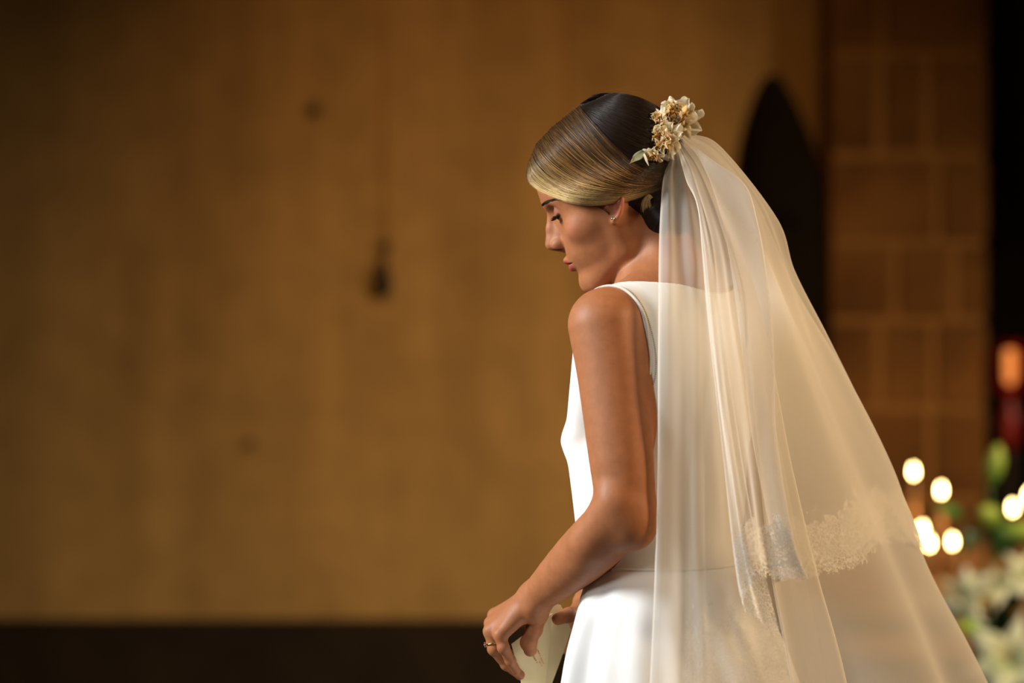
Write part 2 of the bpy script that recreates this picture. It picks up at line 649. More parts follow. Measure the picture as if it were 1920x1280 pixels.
def neck_sdf(p):
    top = head_world((-26, 0, -44)); base = body_world((-.022, 0, 1.375))
    d = rcone(p, top, base, .0445, .048)
    d = smin(d, rcone(p, head_world((14, 0, -66)), body_world((.026, 0, 1.372)), .037, .042), .03)
    for s in (1, -1):
        d = smin(d, rcone(p, head_world((-16, s * 43, -34)), body_world((.040, s * .022, 1.355)), .009, .008), .028)
        d = smin(d, rcone(p, head_world((-50, s * 32, -40)), body_world((-.035, s * .060, 1.352)), .011, .010), .025)
    return d


def limb(pts, rs, n):
    """centre line and radii of a limb, smoothly sampled"""
    q = spline(np.concatenate([np.asarray(pts), np.asarray(rs)[:, None]], 1), n)
    return q[:, :3], q[:, 3]


LA_U = limb([L_SH, L_UP, L_MD, L_EL], (.0500, .0475, .0430, .0385), 10)
LA_F = limb([L_EL, L_FA, L_F2, L_WR], (.0370, .0385, .0330, .0225), 9)


def larm_sdf(p):
    d = chain(p, *LA_U)
    d = smin(d, chain(p, *LA_F), .014)
    d = smin(d, sph(p, P(1192, 996, -.172), .021), .02)         # point of the elbow
    d = smin(d, rcone(p, P(1150, 940, -.185), P(1100, 1015, -.150), .020, .022), .02)
    d = smin(d, sph(p, P(998, 1138, -.046), .0085), .012)       # wrist bone
    return d


def rarm_sdf(p):
    d = chain(p, [R_SH, .5 * R_SH + .5 * R_EL, R_EL], (.051, .044, .037), .012)
    d = smin(d, rcone(p, R_EL, R_EL + .3 * (R_WR - R_EL), .036, .037), .016)
    d = smin(d, rcone(p, R_EL + .3 * (R_WR - R_EL), R_WR, .037, .022), .02)
    return d


def boxed(p, lo, hi, fn, far=0.2):
    """fn only where it can matter"""
    m = np.all((p > np.asarray(lo, F32)) & (p < np.asarray(hi, F32)), axis=1)
    out = np.full(len(p), far, dtype=F32)
    if m.any():
        out[m] = fn(p[m])
    return out


def bounds(pts, pad):
    pts = np.asarray(pts)
    return pts.min(0) - pad, pts.max(0) + pad


HB = (HO - 0.19, HO + 0.19)
LHB = bounds([L_WR] + [q for v in LH.values() for q in v], .06)
RHB = bounds([R_WR] + [q for v in RH.values() for q in v], .06)
LAB = bounds([L_SH, L_UP, L_MD, L_EL, L_FA, L_F2, L_WR], .10)
RAB = bounds([R_SH, R_EL, R_WR], .10)


JAW_FOLD = [P(1163, 462, -.066), P(1163, 485, -.062), P(1163, 505, -.060), P(1165, 522, -.060)]


def legs_sdf(p):
    q = body_local(p); m = q.copy(); m[:, 1] = np.abs(m[:, 1])
    d = chain(m, [(0, .085, .86), (.01, .080, .48), (-.015, .075, .10)], (.080, .052, .036), .03)
    return smin(d, rcone(m, (-.03, .078, .045), (.13, .085, .032), .036, .026), .03)


def lower_sdf(p):
    return smin(smin(torso_sdf(p), neck_sdf(p), .03), boxed(p, (-.3, -.4, -.1), (.7, .4, 1.0), legs_sdf), .04)


def body_sdf(p):
    p = p.astype(F32)
    d = lower_sdf(p)
    d = smin(d, boxed(p, *LAB, larm_sdf), .022)
    d = smin(d, boxed(p, *RAB, rarm_sdf), .022)
    d = smin(d, boxed(p, *LHB, lambda q: hand_sdf(q, L_WR, LH, LHR, (L_WR, P(1006, 1150, -.034), .018, .0155))), .010)
    d = smin(d, boxed(p, *RHB, lambda q: hand_sdf(q, R_WR, RH, RHR, (R_WR, P(1108, 1150, .095), .018, .016))), .010)
    hd = boxed(p, *HB, lambda q: head_sdf_mm(head_local(q)) * F32(0.001 * HS))
    d = smin(d, hd, .007)
    # the fold between jaw and neck
    return smax(d, -boxed(p, *HB, lambda q: chain(q, JAW_FOLD, (.001, .004, .006, .004))), .012)


# skin colours: bare skin, lips, ears, painted lid margins
def lid_curve(n=40):
    a = np.linspace(R_(-52), R_(58), n)
    e = R_(-10) - R_(15) * np.cos(a * 1.45)
    return np.stack([EYE_C[0] + EYE_R * np.cos(e) * np.cos(a), EYE_C[1] + EYE_R * np.cos(e) * np.sin(a), EYE_C[2] + EYE_R * np.sin(e)], 1)


def skin_colors(V):
    base = np.array([0.37, 0.138, 0.054])
    c = np.tile(base, (len(V), 1))
    q = head_local(V.astype(F32))
    near = np.linalg.norm(q, axis=1) < 180
    if near.any():
        i = np.nonzero(near)[0]
        m = q[i].copy(); m[:, 1] = np.abs(m[:, 1])

        def mix(w, col):
            w = np.clip(w, 0, 1)[:, None]
            c[i] = c[i] * (1 - w) + np.array(col) * w
        dl = np.minimum(chain(m, LIP_U, (2.2, 3.6, 4.6, 4.4)), chain(m, LIP_D, (2.2, 4.6, 5.8)))
        dl = dl + np.clip(m[:, 2] + 48.5, 0, 9) * .8
        mix((1.2 - dl) / 1.0, (0.36, 0.06, 0.06))
        ear = ell(m, (-12, 76, 4), (18, 10, 32))
        mix((2 - ear) / 6, (0.48, 0.15, 0.075))
        blush = ell(m, (60, 56, -12), (26, 20, 16))
        mix((4 - blush) / 30, (0.45, 0.15, 0.075))
        mix((2 - ell(m, (102, 6.5, -30), (5, 3, 4))) / 2, (0.10, 0.02, 0.012))  # shade inside the nostrils, painted as dark red
        lc = lid_curve()
        dd = np.full(len(m), 99.0)
        for k in lc[4:]:
            dd = np.minimum(dd, np.linalg.norm(m - k.astype(F32), axis=1))
        mix((3.9 - dd) / 1.5, (0.02, 0.010, 0.007))
        # eye shadow on the lid
        es = ell(m, (80, 32, 20), (14, 19, 8))
        mix((2 - es) / 8 * 0.55, (0.24, 0.085, 0.05))
    return c

# ------------------------------------------------------------------ build the bride
Q_ = 1.0                                                   # mesh coarseness
bride = empty('person', (BO[0], BO[1], 0.0))
tag(bride, 'bride in white sleeveless gown and lace veil, seen from behind her left shoulder, head bowed', 'person')


def child(o, parent):
    o.parent = parent
    o.matrix_parent_inverse = Matrix.Translation(-Vector(parent.location))
    return o


M_skin = tinted('skin', rough=0.52, spec=0.28, sss=(0.12, (1.0, 0.35, 0.18), 0.008), bump=(1100, 0.12, 0.0004))
_nt = M_skin.node_tree
_b = [n for n in _nt.nodes if n.type == 'BSDF_PRINCIPLED'][0]
_src = _b.inputs['Base Color'].links[0].from_socket
_tc = nd(_nt, 'ShaderNodeTexCoord')
_n = nd(_nt, 'ShaderNodeTexNoise'); _n.inputs['Scale'].default_value = 75; _n.inputs['Detail'].default_value = 6; _n.inputs['Roughness'].default_value = .7
_nt.links.new(_tc.outputs['Object'], _n.inputs['Vector'])
_mr = nd(_nt, 'ShaderNodeMapRange'); _mr.inputs['From Min'].default_value = .3; _mr.inputs['From Max'].default_value = .7; _mr.inputs['To Min'].default_value = .88; _mr.inputs['To Max'].default_value = 1.1
_nt.links.new(_n.outputs['Fac'], _mr.inputs['Value'])
_sc = nd(_nt, 'ShaderNodeVectorMath', operation='SCALE')
_nt.links.new(_src, _sc.inputs[0]); _nt.links.new(_mr.outputs[0], _sc.inputs['Scale'])
_nt.links.new(_sc.outputs[0], _b.inputs['Base Color'])
xs = axis_grid(-0.075, 0.50, [(-0.05, 0.015), (0.03, 0.10)], .0034 * Q_, .0012 * Q_)
ys = axis_grid(-0.27, 0.30, [(-0.08, 0.01)], .0034 * Q_, .0012 * Q_)
zs = axis_grid(-0.01, 1.70, [(0.82, 0.955), (1.36, 1.53)], .0036 * Q_, .0012 * Q_)
bv, bf = surface_nets(body_sdf, xs, ys, zs)
print('body', len(bv))
body = child(mesh_obj('body', bv, bf, M_skin, None, True, skin_colors(bv)), bride)

# ------------------------------------------------------------------ gown
def cloth_mat(name, color, rough=0.55, weave=1400, sheen=0.3, spec=0.3):
    return princ(name, color, rough, bump=(weave, 0.08, 0.0004), sheen=sheen, spec=spec)


M_gown = cloth_mat('ivory_crepe', (0.88, 0.86, 0.81))
M_piping = princ('ivory_piping', (0.74, 0.68, 0.56), 0.45)
M_bead = princ('antique_bead', (0.30, 0.22, 0.11), 0.35, metallic=0.3)
WAIST = 0.992


def bodice_base(p):
    d = torso_sdf(p)
    d = smin(d, sph(p, L_SH, .0465), .02)
    return smin(d, sph(p, R_SH, .0465), .02) - .0042


ARMH = .157


def armhole_cut(p):
    """positive on the arm side of the armhole"""
    return (np.abs(body_local(p)[:, 1]) - ARMH).astype(F32)


def neck_cut(p):
    """positive inside the bateau neck opening"""
    q = body_local(p)
    r = (1 - np.sqrt((q[:, 0] / .085) ** 2 + (q[:, 1] / .125) ** 2)) * .085
    return np.minimum(r, (q[:, 2] - 1.32)).astype(F32)


def bodice_sdf(p):
    p = p.astype(F32)
    d = bodice_base(p)
    d = smax(d, armhole_cut(p), .003)
    d = smax(d, neck_cut(p), .004)
    return np.maximum(d, WAIST - .006 - p[:, 2])


gb_lo, gb_hi = body_world((0, 0, .97)) - .24, body_world((0, 0, 1.42)) + .24
gx = axis_grid(-0.0, 0.42, [], .0030, .0030); gy = axis_grid(-0.20, 0.20, [], .0030, .0030); gz = axis_grid(.97, 1.46, [(1.30, 1.42)], .0030, .0020)
gv, gf = surface_nets(bodice_sdf, gx, gy, gz, project=1)
gown = child(mesh_obj('wedding_gown', gv, gf, M_gown, None, True), bride)


def seam_points(level, side=1, n=240):
    """points of the gown's surface along an armhole"""
    pts = []
    c = body_world((.0, side * (ARMH - level), 1.315))
    for a in np.linspace(0, 2 * math.pi, n, endpoint=False):
        dirv = BF * math.cos(a) + np.array([0, 0, 1.0]) * math.sin(a)
        p = c + np.linspace(.004, .11, 70)[:, None] * dirv
        d = bodice_base(p.astype(F32))
        k = np.nonzero((d[:-1] < 0) & (d[1:] >= 0))[0]
        if len(k):
            k = k[0]
            pts.append((a, p[k] + (p[k + 1] - p[k]) * d[k] / (d[k] - d[k + 1])))
    return pts


for side in (1, -1):
    mb = MB()
    sp = seam_points(.001, side)
    # order so that the open gap (below) comes first
    an = np.array([a for a, _ in sp])
    gap = np.argmax(np.diff(np.append(an, an[0] + 2 * math.pi)))
    seq = [sp[(gap + 1 + i) % len(sp)][1] for i in range(len(sp))]
    mb.tube(spline(seq[::3], 160), .0019 * np.minimum(1, np.minimum(np.arange(160), np.arange(160)[::-1]) / 22 + .12), 8)
    mb.build('armhole_piping', M_piping, gown)
mb = MB()
sp = seam_points(.0042, 1, 700)
an = np.array([a for a, _ in sp])
gap = np.argmax(np.diff(np.append(an, an[0] + 2 * math.pi)))
seq = np.array([sp[(gap + 1 + i) % len(sp)][1] for i in range(len(sp))])
ln = np.concatenate([[0], np.cumsum(np.linalg.norm(np.diff(seq, axis=0), axis=1))])
for s in np.arange(0, ln[-1], .0026):
    c = np.array([np.interp(s, ln, seq[:, k]) for k in range(3)])
    nrm = c - BO; nrm[2] = 0; nrm /= np.linalg.norm(nrm)
    v, f = [], []
    for th in (0.5, 1.4, 2.6):
        for k in range(6):
            a = k * math.pi / 3
            v.append(c + .0009 * np.array([math.sin(th) * math.cos(a), math.sin(th) * math.sin(a), math.cos(th)]) + nrm * .0004)
    f = [(i * 6 + k, i * 6 + (k + 1) % 6, (i + 1) * 6 + (k + 1) % 6, (i + 1) * 6 + k) for i in range(2) for k in range(6)] + [(5, 4, 3, 2, 1, 0), (12, 13, 14, 15, 16, 17)]
    mb.add(v, f)
mb.build('beading', M_bead, gown)

# skirt: from the waist seam to the floor, soft folds deepening downwards
nu, nv = 260, 90
v, f = [], []
for j in range(nv):
    t = j / (nv - 1)
    z = WAIST + .004 - (WAIST + .004) * t ** 1.15
    dz = WAIST - z
    fl = min(dz / .30, 1.0)
    fl = fl * fl * (3 - 2 * fl)
    h = min(dz / .13, 1.0); h = h * (2 - h)
    ax = .1000 + .010 * h + .048 * max(dz - .06, 0)
    ab = .0990 + .036 * h + .42 * max(dz - .08, 0)
    al = .1285 + .052 * h + .24 * max(dz - .08, 0)
    for i in range(nu):
        a = 2 * math.pi * i / nu
        fa, la = math.cos(a), math.sin(a)
        fold = (.0045 * math.sin(7 * a + .6) + .0035 * math.sin(11 * a + 2.1) + .002 * math.sin(17 * a)) * min(1, dz / .08) * (1 + 4.5 * dz)
        r = 1.0
        x = fa * ((ax if fa > 0 else ab) + fold)
        y = la * (al + fold)
        v.append(body_world((x - .004 * (1 - fl), y, z)))
for j in range(nv - 1):
    for i in range(nu):
        i2 = (i + 1) % nu
        f.append((j * nu + i, (j + 1) * nu + i, (j + 1) * nu + i2, j * nu + i2))
M_skirt = cloth_mat('ivory_skirt_crepe', (0.88, 0.87, 0.84), 0.6)
sk = mesh_obj('skirt', v, f, M_skirt, gown)
so = sk.modifiers.new('thickness', 'SOLIDIFY'); so.thickness = .0015; so.offset = -1
mb = MB()
ring = []
for i in range(121):
    a = 2 * math.pi * i / 120
    ring.append(body_world((math.cos(a) * .0995 - .004, math.sin(a) * .1278, WAIST + .002)))
mb.tube(ring, .0016, 6, False)
mb.build('waist_seam', M_gown, gown)

# ------------------------------------------------------------------ hair: a cap with thousands of strands combed over it
def hair_shell(q):
    m = q.copy(); m[:, 1] = np.abs(m[:, 1])
    d = ell(q, (-10, 0, 52), (105, 79, 86))
    d = smin(d, ell(q, (-48, 0, 74), (57, 62, 64)), 6)
    d = smin(d, ell(q, (59, 2, 74), (38.5, 60, 43)), 5)
    d = smin(d, ell(m, (-4, 56, 25), (79, 36, 28)), 10)
    d = smin(d, ell(m, (34, 32, 70), (46, 42, 44)), 8)
    d = smin(d, ell(q, (-56, 0, -8), (42, 52, 56)), 14)
    d = smin(d, ell(q, (-50, 0, -36), (38, 60, 66)), 12)
    d = smin(d, ell(q, (-98, 0, 28), (28, 44, 40)), 14)
    return d


def cap_sdf(p):
    q = head_local(p.astype(F32))
    d = hair_shell(q) + 5.0
    zh = np.interp(q[:, 0], [-120, -60, -34, -22, -16, -12, -8, 35, 71, 88, 110], [-96, -98, -94, -84, -66, -20, 3, 18, 43, 67, 83]).astype(F32)
    d = smax(d, (zh - q[:, 2]) * .8, 5)
    return d * F32(.001)


CAMP = np.array([0, -DIST, CAMZ])


def cast(sdf_mm, px, py, y0=-.16):
    """where sight lines meet a head-shaped surface; grazing ones give their nearest point"""
    px = np.asarray(px, float).ravel(); py = np.asarray(py, float).ravel()
    d = np.stack([(px - 960) / KPX, np.ones_like(px), (640 - py) / KPX], 1)
    ln = np.linalg.norm(d, axis=1, keepdims=True)
    d /= ln
    t = (DIST + y0) * ln[:, 0]
    best = np.full(len(px), 9e9); bt = t.copy()
    for _ in range(46):
        p = CAMP + t[:, None] * d
        v = sdf_mm(head_local(p.astype(F32))).astype(float)
        b = v < best
        bt = np.where(b, t, bt); best = np.where(b, v, best)
        t = t + np.clip(v, -4, 30) * .00085
    return CAMP + bt[:, None] * d


hcx = axis_grid(HO[0] - .13, HO[0] + .15, [], .0028, .0028)
hcy = axis_grid(HO[1] - .11, HO[1] + .11, [], .0028, .0028)
hcz = axis_grid(HO[2] - .10, HO[2] + .165, [], .0028, .0028)
cv, cf = surface_nets(cap_sdf, hcx, hcy, hcz, project=1)
rng = np.random.default_rng(5)

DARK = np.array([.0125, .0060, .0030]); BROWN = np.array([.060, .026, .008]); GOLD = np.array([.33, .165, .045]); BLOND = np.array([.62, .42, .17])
FRONT = [
    [(991, 322), (1002, 345), (1040, 366), (1095, 380), (1150, 378), (1205, 364), (1244, 346)],
    [(994, 302), (1018, 334), (1068, 361), (1128, 368), (1190, 360), (1244, 343)],
    [(1008, 270), (1042, 309), (1093, 340), (1150, 354), (1200, 353), (1246, 339)],
    [(1038, 238), (1072, 274), (1113, 310), (1160, 336), (1210, 345), (1248, 335)],
    [(1072, 212), (1104, 248), (1140, 289), (1180, 321), (1220, 335), (1250, 331)],
    [(1086, 202), (1112, 232), (1146, 271), (1184, 306), (1222, 325), (1252, 326)],
]
BACK = [
    [(1084, 208), (1102, 238), (1130, 272), (1170, 305), (1210, 321), (1250, 322)],
    [(1085, 203), (1110, 224), (1150, 253), (1190, 275), (1225, 283), (1255, 284)],
    [(1092, 195), (1125, 205), (1165, 220), (1205, 238), (1240, 256), (1262, 266)],
    [(1104, 187), (1140, 187), (1180, 194), (1215, 209), (1245, 230), (1266, 248)],
    [(1112, 182), (1142, 179), (1182, 183), (1216, 195), (1246, 216), (1270, 238)],
]
NAPE = [
    [(1176, 386), (1182, 378), (1196, 368), (1222, 356), (1246, 346)],
    [(1178, 404), (1187, 392), (1204, 380), (1228, 366), (1250, 352)],
    [(1182, 428), (1193, 412), (1212, 394), (1236, 376), (1254, 360)],
    [(1188, 452), (1202, 430), (1222, 408), (1244, 386), (1258, 368)],
    [(1200, 472), (1216, 446), (1234, 420), (1250, 396), (1262, 374)],
    [(1216, 488), (1232, 458), (1248, 428), (1260, 400), (1268, 378)],
]
NP = 28


def strands(guides, n, col, lift=(0.0, 3.0), clump=.35, spread=.02):
    G = np.stack([spline(g, NP) for g in guides])               # guides x NP x 2
    k = max(1, n // 7)
    cw = rng.random(k)                                            # locks
    w = cw[rng.integers(0, k, n)] + rng.normal(0, clump / k ** .5, n)
    w = np.where(rng.random(n) < .35, rng.random(n), w)
    w = np.clip(w, 0, 1)
    gw = w * (len(guides) - 1)
    i = np.minimum(gw.astype(int), len(guides) - 2); f = (gw - i)[:, None, None]
    # smooth blend between neighbouring guides
    L = G[i] * (1 - f) + G[i + 1] * f
    L = L + rng.normal(0, .9, (n, 1, 2)) + np.cumsum(rng.normal(0, .3, (n, NP, 2)), axis=1)
    p = cast(hair_shell, L[..., 0], L[..., 1]).reshape(n, NP, 3)
    for _ in range(1):
        p[:, 1:-1] = .25 * p[:, :-2] + .5 * p[:, 1:-1] + .25 * p[:, 2:]
    q = ((p - HO) @ HM) * 1000
    c = q - np.array([-15, 0, 40]); c /= np.linalg.norm(c, axis=2, keepdims=True)
    h = rng.uniform(lift[0], lift[1], n)[:, None]
    tt = np.linspace(0, 1, NP)[None]
    q = q + c * (h * np.minimum(1, .25 + tt * 9) * (1 - .45 * tt) + .35 * np.sin(tt * rng.uniform(3, 9, (n, 1)) + rng.uniform(0, 6, (n, 1))))[..., None]
    C = col(w[:, None], tt, rng.random(n)[:, None])
    return q, C


def col_front(w, t, r):  # balayage tones, with some light on the lower hair put into the colour
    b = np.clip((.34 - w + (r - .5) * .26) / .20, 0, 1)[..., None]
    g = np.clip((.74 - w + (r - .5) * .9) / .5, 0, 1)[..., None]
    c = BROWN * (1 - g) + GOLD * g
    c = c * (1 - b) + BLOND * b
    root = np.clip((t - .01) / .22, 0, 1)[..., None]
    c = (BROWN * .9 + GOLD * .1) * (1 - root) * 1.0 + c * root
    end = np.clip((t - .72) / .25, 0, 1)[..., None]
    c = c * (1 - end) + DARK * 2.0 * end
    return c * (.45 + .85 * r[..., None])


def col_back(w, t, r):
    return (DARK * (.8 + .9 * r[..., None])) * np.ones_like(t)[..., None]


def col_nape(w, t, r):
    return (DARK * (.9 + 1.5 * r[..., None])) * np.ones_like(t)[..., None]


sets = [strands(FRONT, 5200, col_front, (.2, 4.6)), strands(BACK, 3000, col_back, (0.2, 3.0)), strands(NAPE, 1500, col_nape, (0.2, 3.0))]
hq = np.concatenate([s[0] for s in sets]); hc = np.concatenate([s[1] for s in sets])
mir = hq[::3] * np.array([1, -1, 1])
hq = np.concatenate([hq, mir]); hc = np.concatenate([hc, hc[::3]])


def ribbons(P3, C, rad, sides=3):
    """thin round strands; P3 is strands x points x 3"""
    n, k, _ = P3.shape
    t = np.gradient(P3, axis=1); t /= np.linalg.norm(t, axis=2, keepdims=True) + 1e-12
    ref = np.array([.37, -.81, .45])
    a = np.cross(t, ref); a /= np.linalg.norm(a, axis=2, keepdims=True) + 1e-12
    b = np.cross(t, a)
    r = np.broadcast_to(rad, (n, k)) * np.minimum(1, .25 + 6 * (1 - np.linspace(0, 1, k)))[None]
    V = []
    for s in range(sides):
        th = 2 * math.pi * s / sides
        V.append(P3 + r[..., None] * (math.cos(th) * a + math.sin(th) * b))
    V = np.stack(V, 2).reshape(-1, 3)
    base = (np.arange(n)[:, None, None] * k + np.arange(k - 1)[None, :, None]) * sides
    s = np.arange(sides)[None, None, :]; s2 = (s + 1) % sides
    F = np.stack([base + s, base + s2, base + sides + s2, base + sides + s], -1).reshape(-1, 4)
    CC = np.repeat(C.reshape(-1, 3), sides, axis=0)
    return V, F, CC


W3 = HO + hq * .001 @ HM.T
rad = rng.uniform(.00013, .00034, len(W3))[:, None]
sv, sf, scol = ribbons(W3, hc, rad)

# wispy hairs in front of the ear
SIDE = [[(1100, 384), (1118, 388), (1134, 396), (1142, 404)], [(1118, 382), (1130, 388), (1140, 394), (1144, 400)]]
G = np.stack([spline(g, NP) for g in SIDE])
f_ = rng.random((16, 1, 1))
L = G[0] * (1 - f_) + G[1] * f_ + rng.normal(0, 1.0, (16, 1, 2))
Ls = cast(head_sdf_mm, L[..., 0], L[..., 1]).reshape(16, NP, 3)
Ls = Ls + (CAMP - Ls) / np.linalg.norm(CAMP - Ls, axis=2, keepdims=True) * .0006
s2v, s2f, s2c = ribbons(Ls, np.tile(BROWN[None, None] * 1.4, (16, NP, 1)), np.full((16, 1), .00010))
sf = np.concatenate([sf, s2f + len(sv)]); sv = np.concatenate([sv, s2v]); scol = np.concatenate([scol, s2c])

# the loose curl under the knot, brow and lash hairs, stray hairs
curl = []
for i in range(90):
    r1, r2 = rng.random(), rng.normal(0, 1)
    g = [(1244, 356 + 12 * r1), (1230 + 2 * r1, 357 + 10 * r1), (1216 + 4 * r1, 363 + 10 * r1), (1207 + 12 * r1 + 1.5 * r2, 375 + 8 * r1), (1204 + 20 * r1 + 2 * r2, 386 + 16 * rng.random())]
    s2 = spline(g, NP)
    dep = spline([(-.030, 0), (-.056, 0), (-.066 - .006 * r1, 0), (-.066 - .004 * r1, 0), (-.060, 0)], NP)[:, 0]
    curl.append(np.array([P(a, b, c) for (a, b), c in zip(s2, dep)]))
curl = np.array(curl)
cc = np.tile((BLOND * .85)[None, None], (len(curl), NP, 1)) * rng.uniform(.45, 1.1, (len(curl), 1, 1))
cc[:, :3] *= .35
uv_, uf_, uc_ = ribbons(curl, cc, np.full((len(curl), 1), .00042))
stray = []
for g, d in [([(1100, 190), (1130, 172), (1170, 168), (1205, 178)], -.004), ([(1120, 186), (1160, 166), (1200, 160)], .0),
             ([(1140, 182), (1190, 172), (1225, 186)], .006), ([(1060, 222), (1080, 200), (1110, 186)], -.01),
             ([(1172, 408), (1195, 418), (1216, 414), (1234, 428)], -.052), ([(1168, 420), (1200, 424), (1232, 418)], -.055),
             ([(1180, 470), (1196, 448), (1216, 436), (1230, 420)], -.056), ([(1188, 476), (1202, 462), (1214, 455)], -.056),
             ([(1206, 478), (1220, 458), (1232, 452)], -.052), ([(1196, 440), (1214, 446), (1228, 462)], -.05)]:
    s2 = spline(g, NP)
    stray.append(np.array([P(a, b, d) for a, b in s2]))
stray = np.array(stray)
tv, tf, tcl = ribbons(stray, np.tile((GOLD * .8)[None, None], (len(stray), NP, 1)), np.full((len(stray), 1), .00012))
hv = np.concatenate([cv, sv, uv_, tv])
o1, o2, o3 = len(cv), len(cv) + len(sv), len(cv) + len(sv) + len(uv_)
hf_ = np.concatenate([cf, sf + o1, uf_ + o2, tf + o3])
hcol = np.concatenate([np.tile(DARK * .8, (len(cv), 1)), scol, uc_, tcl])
M_hair = tinted('hair', rough=0.40, spec=0.35)
hair = child(mesh_obj('hair', hv, hf_, M_hair, None, True, hcol), bride)

# eyebrows (both sides), on the skin of the brow
M_brow = princ('brow_hair', (.018, .010, .006), 0.5)
bg = spline([(1015, 386.5), (1021, 380.5), (1031, 376.5), (1043, 374), (1056, 376)], 60)
u = rng.random(300) ** .9
bx = np.interp(u, np.linspace(0, 1, 60), bg[:, 0]); by = np.interp(u, np.linspace(0, 1, 60), bg[:, 1])
st = cast(head_sdf_mm, bx + rng.normal(0, .4, 300), by + np.clip(rng.normal(0, .55, 300), -1, 1) * (3.5 - 2.5 * u))
u2 = np.clip(u + rng.uniform(.10, .17, 300), 0, 1.1)
en = cast(head_sdf_mm, np.interp(u2, np.linspace(0, 1, 60), bg[:, 0]), np.interp(u2, np.linspace(0, 1, 60), bg[:, 1]) - 1.2 + rng.normal(0, .8, 300))
ls = ((st - HO) @ HM) * 1000; le = ((en - HO) @ HM) * 1000
bq = ls[:, None] + (le - ls)[:, None] * np.linspace(0, 1, 6)[None, :, None]
bq = np.concatenate([bq, bq * np.array([1, -1, 1])])
for _ in range(6):                                            # settle on the skin
    v = head_sdf_mm(bq.reshape(-1, 3).astype(F32))
    g = np.empty((len(v), 3))
    for ax in range(3):
        e = np.zeros(3, F32); e[ax] = .5
        g[:, ax] = head_sdf_mm(bq.reshape(-1, 3).astype(F32) + e) - head_sdf_mm(bq.reshape(-1, 3).astype(F32) - e)
    g /= np.linalg.norm(g, axis=1, keepdims=True) + 1e-9
    bq = (bq.reshape(-1, 3) - (v - .35)[:, None] * g * .8).reshape(bq.shape)
ev, ef, ec = ribbons(HO + bq * .001 @ HM.T, np.zeros((*bq.shape[:2], 3)), np.full((len(bq), 1), .00022))
nb = len(ev) // 2; fb = len(ef) // 2
for k in (0, 1):
    child(mesh_obj('eyebrow', ev[k * nb:(k + 1) * nb], ef[k * fb:(k + 1) * fb] - k * nb, M_brow, None, True), bride)

# lashes along the lowered upper lids
lc = lid_curve(60)[3:]
lq = []
for side in (1, -1):
    for rep in range(2):
        for k, st in enumerate(lc):
            u = k / (len(lc) - 1)
            out = st - np.array(EYE_C); out /= np.linalg.norm(out)
            L = (5.5 + 2.5 * u) * rng.uniform(.75, 1.1)
            dv = np.array([.90, .25 * (u - .35), -.22]) + .35 * out + rng.normal(0, .10, 3)
            dv /= np.linalg.norm(dv)
            t = np.linspace(0, 1, 6)[:, None]
            pts = st + out * .2 + dv * L * t + np.array([.5, 0, 1.0]) * (t ** 2) * 2.6
            pts[:, 1] *= side
            lq.append(pts)
lq = np.array(lq)
ev, ef, ec = ribbons(HO + lq * .001 @ HM.T, np.zeros((*lq.shape[:2], 3)), np.full((len(lq), 1), .00024))
nb = len(ev) // 2; fb = len(ef) // 2
M_lash = princ('lash', (.006, .004, .004), 0.45)
for k in (0, 1):
    child(mesh_obj('eyelashes', ev[k * nb:(k + 1) * nb], ef[k * fb:(k + 1) * fb] - k * nb, M_lash, None, True), bride)

# pearl stud and rings
M_metal = princ('polished_silver', (.82, .80, .76), 0.12, metallic=1.0)
M_gold = princ('gold', (.85, .52, .16), 0.18, metallic=1.0)


def small_sphere(mb, c, r, n=14, sq=(1, 1, 1)):
    m = n // 2
    v = [c + r * np.array([sq[0] * math.sin(math.pi * i / m) * math.cos(2 * math.pi * k / n), sq[1] * math.sin(math.pi * i / m) * math.sin(2 * math.pi * k / n), sq[2] * math.cos(math.pi * i / m)]) for i in range(m + 1) for k in range(n)]
    f = [(i * n + k, (i + 1) * n + k, (i + 1) * n + (k + 1) % n, i * n + (k + 1) % n) for i in range(m) for k in range(n)]
    mb.add(v, f)


def body_mm(q):
    return head_sdf_mm(q)


ear_p = cast(head_sdf_mm, [1149], [410])[0]
mb = MB(); small_sphere(mb, ear_p + np.array([0, -.0012, 0]), .0026)
st = child(mb.build('stud_earring', M_metal), bride)
st['label'] = 'small round silver stud in the left earlobe'


def ring_on(a, b, t, rad, minor, mat, name, stone=None):
    c = a + (b - a) * t
    ax = (b - a) / np.linalg.norm(b - a)
    u = np.cross(ax, [0, 1, 0]); u /= np.linalg.norm(u); w = np.cross(ax, u)
    pts = [c + rad * (math.cos(k) * u + math.sin(k) * w) for k in np.linspace(0, 2 * math.pi, 49)]
    mb = MB(); mb.tube(pts, minor, 8, False)
    o = mb.build(name, mat)
    return o, c, ax, u, w, rad


ro, c, ax, u, w, rr = ring_on(LH['ring'][0], LH['ring'][1], .68, .0106, .0010, M_gold, 'engagement_ring')
child(ro, bride)
dirv = np.array([-1.0, -.15, .1]); dirv -= ax * dirv.dot(ax); dirv /= np.linalg.norm(dirv)
mb = MB()
for s, r in ((-.0026, .0016), (0, .0022), (.0026, .0016)):
    b0 = c + dirv * (rr + .0004) + ax * s
    e1 = ax; e2 = np.cross(ax, dirv)
    vv = []
    for hgt, k in ((0, .25), (.62, 1.0), (1.0, .6)):
        for q in range(8):
            th = q * math.pi / 4
            vv.append(b0 + dirv * r * 1.3 * hgt + r * k * (math.cos(th) * e1 + math.sin(th) * e2))
    ff = [(i * 8 + q, i * 8 + (q + 1) % 8, (i + 1) * 8 + (q + 1) % 8, (i + 1) * 8 + q) for i in range(2) for q in range(8)] + [tuple(range(7, -1, -1)), tuple(range(16, 24))]
    mb.add(vv, ff)
gm, nt, out = new_mat('diamond')
